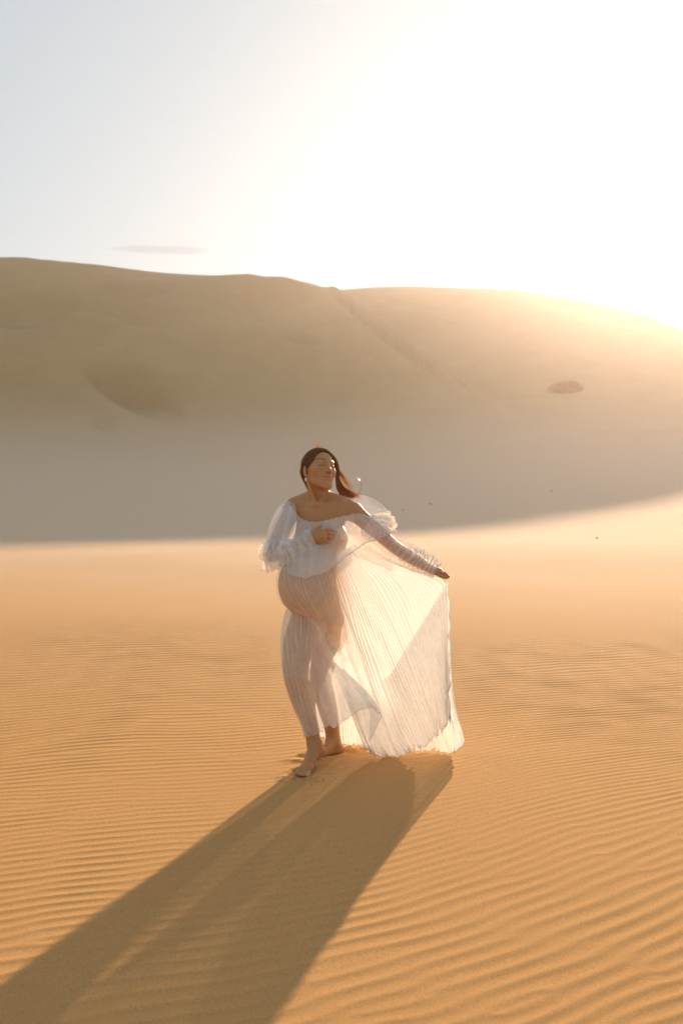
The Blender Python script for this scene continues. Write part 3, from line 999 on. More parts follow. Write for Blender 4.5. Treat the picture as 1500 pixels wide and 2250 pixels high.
# ---------------------------------------------------------------- gown
def chiffon(name, opacity, tint=(0.86, 0.82, 0.78), trans=0.5):
    m = bpy.data.materials.new(name)
    m.use_nodes = True
    n, l = m.node_tree.nodes, m.node_tree.links
    n.remove(n['Principled BSDF'])
    tc = n.new('ShaderNodeTexCoord')
    no = n.new('ShaderNodeTexNoise'); no.inputs['Scale'].default_value = 26; no.inputs['Detail'].default_value = 4
    l.new(tc.outputs['Object'], no.inputs['Vector'])
    mr = n.new('ShaderNodeMapRange')
    mr.inputs['From Min'].default_value = 0.3; mr.inputs['From Max'].default_value = 0.7
    mr.inputs['To Min'].default_value = opacity * 0.88; mr.inputs['To Max'].default_value = min(1, opacity * 1.12)
    l.new(no.outputs['Fac'], mr.inputs['Value'])
    # doubled cloth along the pleat edges
    at = n.new('ShaderNodeAttribute'); at.attribute_name = 'doubled'
    ad = n.new('ShaderNodeMath'); ad.operation = 'ADD'; ad.use_clamp = True
    l.new(mr.outputs['Result'], ad.inputs[0]); l.new(at.outputs['Fac'], ad.inputs[1])
    df = n.new('ShaderNodeBsdfDiffuse'); df.inputs['Color'].default_value = (*tint, 1)
    tl = n.new('ShaderNodeBsdfTranslucent'); tl.inputs['Color'].default_value = (*tint, 1)
    m1 = n.new('ShaderNodeMixShader'); m1.inputs['Fac'].default_value = trans
    l.new(df.outputs['BSDF'], m1.inputs[1]); l.new(tl.outputs['BSDF'], m1.inputs[2])
    tp = n.new('ShaderNodeBsdfTransparent')
    m2 = n.new('ShaderNodeMixShader')
    l.new(ad.outputs['Value'], m2.inputs['Fac'])
    l.new(tp.outputs['BSDF'], m2.inputs[1]); l.new(m1.outputs['Shader'], m2.inputs[2])
    l.new(m2.outputs['Shader'], n['Material Output'].inputs['Surface'])
    return m


CHIFFON = chiffon('white_chiffon', 0.30, (0.86, 0.845, 0.83), 0.29)
CHIFFON_THIN = chiffon('white_chiffon_thin', 0.34, (0.86, 0.845, 0.83), 0.29)
CHIFFON_FULL = chiffon('white_chiffon_layered', 0.52, (0.86, 0.85, 0.835), 0.29)
HEM = chiffon('rolled_hem', 0.75, (0.76, 0.73, 0.70), 0.3)

dress = bpy.data.objects.new('gown', None)
COL.objects.link(dress)
dress.parent = person
dress.empty_display_size = 0.1


def sheet(ctrl, nr, nc):
    """bicubic surface through a control grid ctrl[row][col] of (px, py, depth)"""
    C = np.array([[P(*c) for c in row] for row in ctrl])
    Mr, Mc = cr_matrix(C.shape[0], nr), cr_matrix(C.shape[1], nc)
    return np.einsum('ri,ijk,cj->rck', Mr, C, Mc)


def normals(S):
    a = np.gradient(S, axis=0); b = np.gradient(S, axis=1)
    n = np.cross(a, b)
    n /= np.linalg.norm(n, axis=2, keepdims=True) + 1e-12
    s = np.sign(n[..., 1].mean()) or 1
    return n * -s          # towards the camera side


def pleat(t, sharp=0.75):
    """accordion fold with rounded edges, -1..1"""
    tri = 2 * np.abs(2 * (t - np.floor(t + 0.5))) - 1
    return sharp * tri + (1 - sharp) * -np.cos(2 * np.pi * t)


def unpush(S, gap):
    sh = S.shape
    return BF.push_out(S.reshape(-1, 3), gap).reshape(sh)


def above_sand(S, m=0.006):
    g = base_ground(S[..., 0], S[..., 1]) + m
    S[..., 2] = np.maximum(S[..., 2], g)
    return S


def hem_line(path, name, parent, r=0.0013):
    v, f = tubes([path], [r], 4)
    part(name, v, f, HEM, parent)


dr = np.random.default_rng(23)


def cloth(name, S, mat, doubled=None, wrap=False, parent=None):
    nr, nc = S.shape[:2]
    o = part(name, S.reshape(-1, 3), grid_faces(nr, nc, wrap), mat, parent or dress)
    d = np.zeros(nr * nc, np.float32) if doubled is None else np.broadcast_to(doubled, (nr, nc)).astype(np.float32).ravel()
    o.data.attributes.new('doubled', 'FLOAT', 'POINT').data.foreach_set('value', d)
    return o


def crest(ph, width=0.16):
    """1 on the fold edge of each pleat"""
    t = ph - np.floor(ph + 0.5)
    return np.exp(-(t / width) ** 2)


def cols(c):
    """control columns -> rows"""
    return [list(r) for r in zip(*c)]


# ---- the big pleated skirt, from the bust over the belly and out to the hand
fan_cols = [
    [(638, 1225, 5.26), (622, 1268, 5.21), (624, 1310, 5.165), (641, 1341, 5.10), (672, 1356, 5.07), (699, 1385, 5.09), (721, 1430, 5.13), (744, 1500, 5.20), (772, 1575, 5.27), (798, 1642, 5.33)],
    [(648, 1228, 5.14), (642, 1270, 5.06), (649, 1305, 5.02), (669, 1335, 5.03), (692, 1362, 5.06), (714, 1400, 5.10), (735, 1445, 5.15), (758, 1515, 5.22), (784, 1585, 5.30), (816, 1655, 5.37)],
    [(672, 1228, 5.10), (676, 1270, 5.02), (687, 1305, 5.00), (704, 1340, 5.02), (723, 1380, 5.07), (740, 1420, 5.12), (757, 1462, 5.17), (779, 1530, 5.24), (806, 1598, 5.32), (838, 1663, 5.40)],
    [(702, 1225, 5.09), (713, 1268, 5.04), (726, 1308, 5.05), (740, 1350, 5.08), (754, 1392, 5.12), (768, 1434, 5.16), (784, 1480, 5.20), (808, 1545, 5.27), (834, 1605, 5.34), (866, 1664, 5.42)],
    [(727, 1220, 5.11), (746, 1262, 5.10), (762, 1305, 5.13), (778, 1350, 5.16), (793, 1395, 5.19), (809, 1440, 5.22), (826, 1490, 5.25), (850, 1550, 5.30), (874, 1605, 5.35), (900, 1652, 5.40)],
    [(747, 1212, 5.14), (774, 1250, 5.16), (799, 1295, 5.18), (820, 1342, 5.20), (840, 1390, 5.22), (859, 1438, 5.24), (880, 1490, 5.27), (902, 1545, 5.31), (921, 1595, 5.36), (938, 1636, 5.40)],
    [(762, 1205, 5.17), (797, 1240, 5.19), (833, 1280, 5.20), (861, 1327, 5.21), (885, 1378, 5.22), (906, 1430, 5.23), (927, 1485, 5.25), (944, 1535, 5.29), (958, 1580, 5.33), (967, 1611, 5.37)],
    [(772, 1200, 5.19), (817, 1230, 5.20), (866, 1260, 5.20), (903, 1296, 5.20), (930, 1350, 5.20), (948, 1405, 5.20), (962, 1465, 5.21), (972, 1515, 5.24), (979, 1556, 5.28), (983, 1588, 5.32)],
    [(777, 1196, 5.20), (830, 1221, 5.20), (888, 1244, 5.19), (938, 1260, 5.18), (972, 1272, 5.165), (984, 1305, 5.165), (986, 1380, 5.17), (984, 1450, 5.19), (984, 1512, 5.23), (988, 1572, 5.30)],
]


def fan_skirt():
    NR, NC, N = 160, 700, 58
    S = sheet(cols(fan_cols), NR, NC)
    S = unpush(S, 0.006)
    n = normals(S)
    u = np.linspace(0, 1, NC)[None, :]; v = np.linspace(0, 1, NR)[:, None]
    ph = N * u + 1.3 * fbm(u * 9 + 0 * v, v * 0.8, 302, 2) + 0.35 * fbm(u * 22 + 0 * v, v * 2.2, 301, 2) + 0.12 * fbm(u * 80 + 0 * v, v * 6, 303, 2)
    w = np.linalg.norm(np.gradient(S, axis=1), axis=2) * NC / N        # local pleat width
    cling = 1 - 0.6 * (1 - sstep(0.25, 0.5, u)) * (1 - sstep(0.3, 0.55, v))
    amp = cling * np.clip(w * 0.30, 0.0006, 0.0075) * (0.75 + 0.35 * fbm(u * 40 + 0 * v, v * 3, 305, 2))
    big = 0.016 * v ** 1.5 * np.sin(2 * np.pi * (8 * u + 0.9 * fbm(u * 6 + 0 * v, v * 1.8, 307, 2))) + 0.012 * sstep(0.3, 0.7, v) * fbm(u * 7 + 0 * v, v * 4.5, 315, 3)
    edge = np.exp(-(1 - v) / 0.02)
    ruf = edge * 0.016 * np.sin(2 * np.pi * (24 * u + 1.1 * fbm(u * 20 + 0 * v, 0 * u + 0 * v, 309, 2)))
    S = S + n * (amp * pleat(ph) + big + ruf)[..., None]
    # scalloped free edge on the side she holds
    side = np.exp(-(1 - u) / 0.012) * sstep(0.45, 0.55, v)
    S[..., 0] += side * 0.010 * (np.abs(np.sin(np.pi * 13 * v + 0.8 * np.sin(9 * v))) - 0.4)
    S[..., 1] += side * 0.012 * np.sin(2 * np.pi * 9 * v)
    S[..., 2] += edge[..., :] * 0.016 * (np.abs(np.sin(np.pi * 13 * u + 1.6 * fbm(u * 9, 0 * u, 311, 2))) - 0.6)
    S = above_sand(unpush(S, 0.0075))
    full = (0.60 - 0.24 * sstep(0.45, 0.8, v)) * sstep(0.34, 0.50, u + 0.42 * (v - 0.36))
    full = np.maximum(full, 0.55 * sstep(0.04, 0.14, u) * sstep(0.50, 0.62, v))
    o = cloth('skirt', S, CHIFFON, full + 0.34 * crest(ph, 0.12) * (0.6 + 0.5 * fbm(u * 33 + 0 * v, v * 3, 313, 2)))
    hem_line(S[-1, ::2], 'hem', o)
    hem_line(S[int(NR * 0.46):, -1], 'hem', o, 0.0016)
    return S


fan_skirt()

# ---- the front breadth, blown against the leading leg and on into a loose flap
leg_cols = [
    [(676, 1330, 5.41), (662, 1380, 5.40), (656, 1430, 5.37), (661, 1490, 5.31), (676, 1550, 5.32), (694, 1610, 5.30)],
    [(645, 1328, 5.27), (636, 1370, 5.27), (634, 1420, 5.25), (642, 1480, 5.22), (662, 1545, 5.24), (684, 1612, 5.25)],
    [(632, 1330, 5.21), (622, 1370, 5.20), (619, 1420, 5.17), (626, 1480, 5.14), (648, 1545, 5.16), (674, 1615, 5.19)],
    [(640, 1340, 5.12), (637, 1390, 5.11), (637, 1440, 5.09), (645, 1490, 5.085), (662, 1550, 5.12), (685, 1614, 5.15)],
    [(660, 1350, 5.11), (660, 1400, 5.10), (661, 1450, 5.09), (668, 1500, 5.09), (682, 1555, 5.12), (698, 1609, 5.16)],
    [(676, 1354, 5.14), (681, 1400, 5.14), (686, 1450, 5.13), (694, 1500, 5.13), (703, 1555, 5.15), (714, 1600, 5.19)],
    [(686, 1358, 5.17), (697, 1410, 5.17), (708, 1460, 5.16), (725, 1505, 5.14), (738, 1550, 5.15), (748, 1586, 5.17)],
    [(690, 1360, 5.19), (706, 1410, 5.20), (724, 1455, 5.18), (752, 1498, 5.13), (776, 1533, 5.10), (797, 1556, 5.09)],
    [(692, 1362, 5.20), (712, 1410, 5.22), (736, 1452, 5.20), (773, 1493, 5.15), (807, 1530, 5.11), (834, 1562, 5.10)],
    [(694, 1364, 5.22), (716, 1412, 5.25), (742, 1458, 5.24), (780, 1507, 5.20), (813, 1560, 5.17), (818, 1628, 5.18)],
]


def leg_panel():
    NR, NC, N = 120, 380, 17
    S = sheet(cols(leg_cols), NR, NC)
    S = unpush(S, 0.005)
    n = normals(S)
    u = np.linspace(0, 1, NC)[None, :]; v = np.linspace(0, 1, NR)[:, None]
    loose = sstep(0.48, 0.64, u)
    ph = N * u + 0.5 * fbm(u * 9 + 0 * v, v * 2, 321, 2)
    w = np.linalg.norm(np.gradient(S, axis=1), axis=2) * NC / N
    amp = np.clip(w * 0.25, 0.0005, 0.006) * (1 - 0.55 * loose)
    edge = np.exp(-(1 - v) / 0.03)
    big = (0.006 + 0.012 * loose) * v * np.sin(2 * np.pi * (4.5 * u + 0.4 * fbm(u * 5 + 0 * v, v * 2, 325, 2)))
    ruf = edge * 0.006 * np.sin(2 * np.pi * (9 * u + 0.7 * fbm(u * 14, 0 * u, 327, 2)))
    S = S + n * (amp * pleat(ph, 0.5) + big + ruf)[..., None]
    S[..., 2] -= edge * 0.005 * np.abs(np.sin(np.pi * 9 * u + 2 * fbm(u * 8, 0 * u, 329, 2)))
    S = above_sand(unpush(S, 0.006))
    o = cloth('skirt_front', S, CHIFFON_THIN, 0.20 * loose + 0.42 * crest(ph, 0.085) * (1 - 0.7 * loose) * np.clip(0.6 + 0.7 * fbm(u * 17 + 0 * v, v * 2, 331, 2), 0, 1))
    hem_line(S[-1], 'hem', o)


leg_panel()

# ---- the back breadth: behind the legs and doubled behind the held-out skirt
back_cols = [
    [(660, 1400, 5.54), (668, 1440, 5.55), (684, 1480, 5.56), (694, 1550, 5.56), (706, 1618, 5.55)],
    [(722, 1400, 5.53), (733, 1440, 5.54), (742, 1480, 5.56), (748, 1560, 5.59), (754, 1634, 5.60)],
    [(782, 1425, 5.50), (787, 1460, 5.51), (792, 1490, 5.53), (797, 1565, 5.57), (801, 1636, 5.60)],
    [(828, 1452, 5.46), (840, 1490, 5.48), (850, 1530, 5.50), (862, 1590, 5.53), (873, 1640, 5.56)],
    [(862, 1466, 5.42), (882, 1512, 5.44), (902, 1560, 5.47), (921, 1606, 5.50), (940, 1645, 5.52)],
    [(908, 1398, 5.36), (930, 1466, 5.38), (950, 1532, 5.41), (968, 1596, 5.45), (986, 1650, 5.48)],
    [(950, 1332, 5.28), (963, 1414, 5.30), (976, 1500, 5.34), (990, 1578, 5.39), (1004, 1645, 5.43)],
    [(984, 1278, 5.20), (986, 1372, 5.21), (988, 1470, 5.25), (998, 1560, 5.32), (1020, 1630, 5.38)],
]


def back_panel():
    NR, NC, N = 130, 470, 52
    S = sheet(cols(back_cols), NR, NC)
    n = normals(S)
    u = np.linspace(0, 1, NC)[None, :]; v = np.linspace(0, 1, NR)[:, None]
    ph = N * u + 0.4 * fbm(u * 18 + 0 * v, v * 2, 341, 2)
    w = np.linalg.norm(np.gradient(S, axis=1), axis=2) * NC / N
    amp = np.clip(w * 0.32, 0.0006, 0.008)
    edge = np.exp(-(1 - v) / 0.03)
    big = 0.014 * v * np.sin(2 * np.pi * (8 * u + 0.5 * fbm(u * 7 + 0 * v, v * 2, 345, 2)))
    ruf = edge * 0.012 * np.sin(2 * np.pi * (26 * u + 0.7 * fbm(u * 20, 0 * u, 347, 2)))
    S = S + n * (amp * pleat(ph, 0.7) + big + ruf)[..., None]
    S[..., 2] -= edge * 0.012 * np.abs(np.sin(np.pi * 15 * u + 2 * fbm(u * 9, 0 * u, 349, 2)))
    S = above_sand(unpush(S, 0.006))
    o = cloth('skirt_back', S, CHIFFON_FULL, 0.06 + 0.14 * sstep(0.6, 0.75, u) * sstep(0.4, 0.7, v) + 0.22 * (1 - sstep(0.25, 0.45, u)) + 0.2 * crest(ph, 0.13) - 0.6 * (1 - sstep(0.0, 0.55, v)) * sstep(0.2, 0.3, u) * (1 - sstep(0.5, 0.62, u)))
    hem_line(S[-1], 'hem', o)


back_panel()

# ---- cape-like flounce across the chest
cape_cols = [
    [(622, 1112, 5.41), (612, 1140, 5.38), (604, 1168, 5.34), (600, 1195, 5.30)],
    [(630, 1108, 5.31), (617, 1145, 5.25), (610, 1185, 5.21), (610, 1228, 5.17)],
    [(643, 1116, 5.24), (633, 1155, 5.19), (626, 1205, 5.14), (622, 1250, 5.13)],
    [(656, 1136, 5.20), (650, 1172, 5.15), (647, 1220, 5.08), (644, 1264, 5.03)],
    [(676, 1146, 5.17), (672, 1180, 5.13), (670, 1225, 5.05), (668, 1269, 4.99)],
    [(700, 1147, 5.16), (700, 1182, 5.125), (698, 1225, 5.05), (694, 1264, 4.99)],
    [(728, 1141, 5.16), (732, 1175, 5.12), (730, 1212, 5.07), (726, 1248, 5.02)],
    [(760, 1133, 5.17), (768, 1158, 5.13), (768, 1188, 5.10), (762, 1222, 5.08)],
    [(790, 1130, 5.19), (806, 1146, 5.15), (810, 1168, 5.13), (800, 1195, 5.12)],
    [(806, 1136, 5.22), (828, 1148, 5.18), (838, 1162, 5.16), (834, 1182, 5.15)],
    [(814, 1144, 5.27), (840, 1150, 5.24), (856, 1158, 5.22), (864, 1168, 5.21)],
]


def cape():
    NR, NC = 90, 330
    S = sheet(cols(cape_cols), NR, NC)
    S = unpush(S, 0.008)
    n = normals(S)
    u = np.linspace(0, 1, NC)[None, :]; v = np.linspace(0, 1, NR)[:, None]
    fold = fbm(u * 16 + 0 * v, v * 1.3, 361, 3)
    gath = np.exp(-v / 0.10) * 0.004 * np.sin(2 * np.pi * (34 * u + fbm(u * 10, 0 * u, 363, 2)))
    big = 0.010 * v * np.sin(2 * np.pi * (7 * u + 0.6 * fbm(u * 5 + 0 * v, v * 1.2, 365, 2))) + 0.006 * fold * v
    ple = 0.0005 * pleat(46 * u + 0.3 * fold, 0.4)
    S = S + n * (gath + big + ple)[..., None]
    S = unpush(S, 0.005)
    o = cloth('cape_flounce', S, CHIFFON_THIN, 0.04 + 0.10 * (1 - sstep(0.3, 0.7, u)) + 0.14 * np.exp(-v / 0.15) + 0.12 * np.clip(fold, -0.6, 1))
    hem_line(S[-1], 'hem', o, 0.0022)
    hem_line(S[0], 'neckline', o, 0.0016)


cape()

# ---- stiff frill standing up behind her left shoulder
frill_cols = [
    [(764, 1103, 5.31), (768, 1098, 5.34), (772, 1094, 5.37), (776, 1091, 5.39)],
    [(777, 1110, 5.31), (785, 1102, 5.36), (792, 1095, 5.40), (799, 1090, 5.43)],
    [(790, 1120, 5.30), (806, 1110, 5.36), (820, 1103, 5.41), (832, 1105, 5.44)],
    [(800, 1130, 5.29), (818, 1123, 5.34), (835, 1118, 5.38), (850, 1119, 5.41)],
    [(808, 1138, 5.28), (826, 1135, 5.32), (844, 1133, 5.36), (863, 1136, 5.38)],
    [(815, 1147, 5.27), (832, 1146, 5.30), (850, 1146, 5.32), (868, 1153, 5.34)],
    [(822, 1156, 5.26), (837, 1158, 5.28), (852, 1161, 5.29), (863, 1172, 5.29)],
]


def frill():
    NR, NC = 60, 240
    S = sheet(cols(frill_cols), NR, NC)
    n = normals(S)
    u = np.linspace(0, 1, NC)[None, :]; v = np.linspace(0, 1, NR)[:, None]
    k = sstep(0.50, 0.62, u)
    S = S + n * (v * (0.004 + 0.020 * k) * pleat(1.6 * u + 5.6 * np.clip(u - 0.5, 0, 1) * k + 0.2, 0.8))[..., None]
    S[..., 0] += (v ** 2 * k * 0.010 * pleat(8.5 * u, 0.9))
    S = unpush(S, 0.005)
    o = cloth('shoulder_frill', S, CHIFFON_FULL, 0.15 + 0 * u)
    hem_line(S[-1], 'hem', o, 0.0016)


frill()

# ---- back hem of the cape, hanging below the outstretched arm
tail_cols = [
    [(780, 1150, 5.33), (785, 1172, 5.34), (790, 1192, 5.34)],
    [(800, 1160, 5.33), (804, 1180, 5.35), (806, 1199, 5.35)],
    [(822, 1172, 5.32), (826, 1192, 5.34), (826, 1210, 5.35)],
    [(844, 1190, 5.31), (848, 1206, 5.33), (850, 1222, 5.34)],
    [(866, 1205, 5.30), (872, 1219, 5.32), (878, 1236, 5.33)],
]


def cape_tail():
    NR, NC = 40, 160
    S = sheet(cols(tail_cols), NR, NC)
    n = normals(S)
    u = np.linspace(0, 1, NC)[None, :]; v = np.linspace(0, 1, NR)[:, None]
    S = S + n * (v * 0.012 * np.sin(2 * np.pi * (5 * u + 0.4 * fbm(u * 6, 0 * u, 381, 2))))[..., None]
    S[..., 2] -= v ** 2 * 0.008 * np.abs(np.sin(np.pi * 6 * u))
    S = unpush(S, 0.006)
    o = cloth('cape_back', S, CHIFFON_THIN)
    hem_line(S[-1], 'hem', o, 0.0014)


cape_tail()

yoke_cols = [
    [(606, 1150, 5.37), (600, 1185, 5.36), (600, 1215, 5.34), (606, 1240, 5.32)],
    [(632, 1118, 5.44), (628, 1165, 5.46), (628, 1210, 5.46), (630, 1250, 5.44)],
    [(680, 1118, 5.46), (680, 1165, 5.48), (682, 1210, 5.49), (684, 1256, 5.49)],
    [(735, 1120, 5.43), (738, 1165, 5.45), (742, 1205, 5.46), (745, 1240, 5.46)],
    [(785, 1130, 5.36), (792, 1160, 5.37), (797, 1185, 5.38), (800, 1205, 5.38)],
]


def cape_yoke():
    NR, NC = 50, 150
    S = sheet(cols(yoke_cols), NR, NC)
    n = normals(S)
    u = np.linspace(0, 1, NC)[None, :]; v = np.linspace(0, 1, NR)[:, None]
    S = S + n * (0.008 * v * np.sin(2 * np.pi * (6 * u + 0.4 * fbm(u * 6, 0 * u, 391, 2))))[..., None]
    S = unpush(S, 0.008)
    o = cloth('cape_back', S, CHIFFON_FULL)
    hem_line(S[-1], 'hem', o, 0.0016)


cape_yoke()


def tube_frame(path):
    t = np.gradient(path, axis=0); t /= np.linalg.norm(t, axis=1, keepdims=True)
    up = np.array([0, 0, 1.0])
    side = np.cross(t, up); side /= np.linalg.norm(side, axis=1, keepdims=True)
    top = np.cross(side, t)
    return t, side, top


# ---- her left sleeve: close, pushed up in rings
def ringed_sleeve():
    ctrl = np.array([P(*c) for c in ((806, 1150, 5.253), (832, 1171, 5.25), (868, 1203, 5.245), (905, 1226, 5.22), (930, 1241, 5.203), (957, 1256, 5.186))])
    rad = cr_matrix(6, 180) @ np.array([0.060, 0.055, 0.050, 0.049, 0.043, 0.033])
    path = cr_matrix(6, 180) @ ctrl
    t, side, top = tube_frame(path)
    NA = 72
    a = np.linspace(0, 2 * np.pi, NA, endpoint=False)[None, :]
    s = np.linspace(0, 1, 180)[:, None]
    scr = sstep(0.36, 0.62, s)
    ph = 15 * s ** 1.25 + 0.25 * np.sin(a) + 0.35 * np.sin(2 * a + 5 * s) + 0.5 * fbm(s * 9 + 0 * a, np.cos(a) * 1.3, 401, 2)
    wr = 0.0036 * pleat(ph, 0.0) * (0.30 + 1.0 * scr)
    fr = scr * 0.019 * np.clip(np.sin(a), 0, 1) ** 2 * (0.5 + 0.9 * np.clip(1.5 * fbm(s * 19 + 0 * a, a * 1.3, 405, 3), -0.5, 1))
    slack = 0.010 * np.clip(-np.sin(a), 0, 1) * (1 - scr) + 0.004 * fbm(s * 12 + 0 * a, np.sin(a), 409, 2)
    r = rad[:, None] + wr + fr + slack
    S = path[:, None] + r[..., None] * (side[:, None] * np.cos(a)[..., None] + top[:, None] * np.sin(a)[..., None])
    S = unpush(S, 0.0045)
    o = cloth('sleeve', S, CHIFFON_THIN, (0.10 + 0.34 * scr) * crest(ph, 0.20) + 0.35 * scr * np.clip(np.sin(a), 0, 1) ** 3, True)
    hem_line(np.concatenate([S[-1], S[-1, :1]]), 'cuff_edge', o, 0.0018)


ringed_sleeve()


# ---- her right sleeve: full upper part, gathered at the elbow, then a flounced forearm
def full_sleeve():
    ctrl = np.array([P(*c) for c in ((640, 1110, 5.372), (630, 1130, 5.355), (616, 1165, 5.30), (603, 1196, 5.26))])
    n = 100
    path = cr_matrix(4, n) @ ctrl
    rad = cr_matrix(4, n) @ np.array([0.040, 0.062, 0.060, 0.040])
    t, side, top = tube_frame(path)
    NA = 72
    a = np.linspace(0, 2 * np.pi, NA, endpoint=False)[None, :]; s = np.linspace(0, 1, n)[:, None]
    r = rad[:, None] + 0.007 * fbm(np.cos(a) * 2.2 + 0 * s, np.sin(a) * 2.2 + s * 1.5, 421, 3) + 0.003 * np.sin(14 * a + 3 * s) * sstep(0.6, 1, s)
    S = path[:, None] + r[..., None] * (side[:, None] * np.cos(a)[..., None] + top[:, None] * np.sin(a)[..., None])
    S = unpush(S, 0.006)
    o = cloth('sleeve', S, CHIFFON_FULL, 0.08 * np.clip(fbm(np.cos(a) * 3 + 0 * s, s * 2, 427, 2), 0, 1), True)
    hem_line(np.concatenate([S[-1], S[-1, :1]]), 'gathering', o, 0.0020)


full_sleeve()


def forearm_sleeve():
    n, NA = 150, 140
    ctrl = np.array([P(*c) for c in ((588, 1200, 5.255), (600, 1216, 5.22), (640, 1205, 5.165), (672, 1190, 5.135), (693, 1180, 5.112))])
    path = cr_matrix(5, n) @ ctrl
    M = cr_matrix(5, n)
    up_r = M @ np.array([0.036, 0.050, 0.047, 0.050, 0.053])
    dn_r = M @ np.array([0.060, 0.080, 0.068, 0.066, 0.050])
    sd_r = M @ np.array([0.046, 0.052, 0.052, 0.050, 0.044])
    t, side, top = tube_frame(path)
    a = np.linspace(0, 2 * np.pi, NA, endpoint=False)[None, :]; s = np.linspace(0, 1, n)[:, None]
    c, sn = np.cos(a), np.sin(a)
    low = np.clip(-sn, 0, 1)
    ry = np.where(sn > 0, up_r[:, None], dn_r[:, None])
    fold = fbm(s * 10 + 0 * a, 0.8 * np.sin(a) + 3, 431, 3)
    wr = 0.007 * np.sin(2 * np.pi * (6.0 * s + 0.12 * np.sin(a) + 0.45 * fold)) * (0.4 + 0.6 * (1 - sstep(0.75, 0.95, s)))
    frl = low ** 3 * (0.013 * np.sin(2 * np.pi * (9 * s + 0.3)) + 0.010 * fold)
    rad = wr + frl + 0.004 * fold
    S = path[:, None] + ((sd_r[:, None] + rad) * c)[..., None] * side[:, None] + ((ry + rad) * sn)[..., None] * top[:, None]
    S = unpush(S, 0.006)
    o = cloth('sleeve_flounce', S, CHIFFON_THIN, 0.30 * np.clip(0.5 + 90 * wr, 0, 1) + 0.15 * low, True)
    hem_line(np.concatenate([S[-1], S[-1, :1]]), 'cuff_edge', o, 0.0020)


forearm_sleeve()

# ---- frills that fall from the elbow and from the forearm
elbow_cols = [
    [(604, 1186, 5.30), (604, 1210, 5.31), (606, 1232, 5.31), (608, 1250, 5.31)],
    [(592, 1186, 5.29), (584, 1208, 5.30), (581, 1232, 5.30), (577, 1252, 5.30)],
    [(592, 1186, 5.22), (582, 1207, 5.21), (582, 1233, 5.20), (586, 1256, 5.20)],
    [(602, 1187, 5.19), (597, 1210, 5.16), (598, 1236, 5.15), (601, 1253, 5.15)],
    [(616, 1188, 5.17), (614, 1208, 5.13), (615, 1228, 5.11), (617, 1240, 5.11)],
    [(632, 1186, 5.15), (632, 1205, 5.10), (636, 1224, 5.09), (640, 1239, 5.08)],
    [(648, 1180, 5.14), (650, 1200, 5.085), (656, 1219, 5.075), (664, 1236, 5.07)],
]


def elbow_frill():
    NR, NC = 60, 260
    S = sheet(cols(elbow_cols), NR, NC)
    S = unpush(S, 0.008)
    n = normals(S)
    u = np.linspace(0, 1, NC)[None, :]; v = np.linspace(0, 1, NR)[:, None]
    w = 2 * np.pi * (7 * u + 0.7 * fbm(u * 8 + 0 * v, v * 1.2, 441, 2))
    S = S + n * ((0.004 + 0.007 * v) * np.sin(w))[..., None]
    S[..., 2] -= v ** 3 * 0.006 * np.sin(w * 1.0 + 0.4)
    S = unpush(S, 0.005)
    o = cloth('elbow_frill', S, CHIFFON_THIN, 0.25 * np.clip(np.sin(w), 0, 1))
    hem_line(S[-1], 'hem', o, 0.0011)


elbow_frill()

# ---------------------------------------------------------------- shrub and stones on the dunes
def leaf_material():
    m, n, l, b = new_mat('dry_shrub_leaf')
    tc = n.new('ShaderNodeTexCoord')
    no = n.new('ShaderNodeTexNoise'); no.inputs['Scale'].default_value = 3.0
    l.new(tc.outputs['Object'], no.inputs['Vector'])
    rp = n.new('ShaderNodeValToRGB')
    rp.color_ramp.elements[0].color = (0.32, 0.16, 0.03, 1); rp.color_ramp.elements[1].color = (0.48, 0.26, 0.06, 1)
    l.new(no.outputs['Fac'], rp.inputs['Fac']); l.new(rp.outputs['Color'], b.inputs['Base Color'])
    b.inputs['Roughness'].default_value = 0.8
    return m


def bark_material():
    m, n, l, b = new_mat('dry_twig')
    tc = n.new('ShaderNodeTexCoord'); no = n.new('ShaderNodeTexNoise'); no.inputs['Scale'].default_value = 12
    l.new(tc.outputs['Object'], no.inputs['Vector'])
    rp = n.new('ShaderNodeValToRGB')
    rp.color_ramp.elements[0].color = (0.06, 0.04, 0.025, 1); rp.color_ramp.elements[1].color = (0.14, 0.10, 0.06, 1)
    l.new(no.outputs['Fac'], rp.inputs['Fac']); l.new(rp.outputs['Color'], b.inputs['Base Color'])
    return m


LEAF, TWIG = leaf_material(), bark_material()


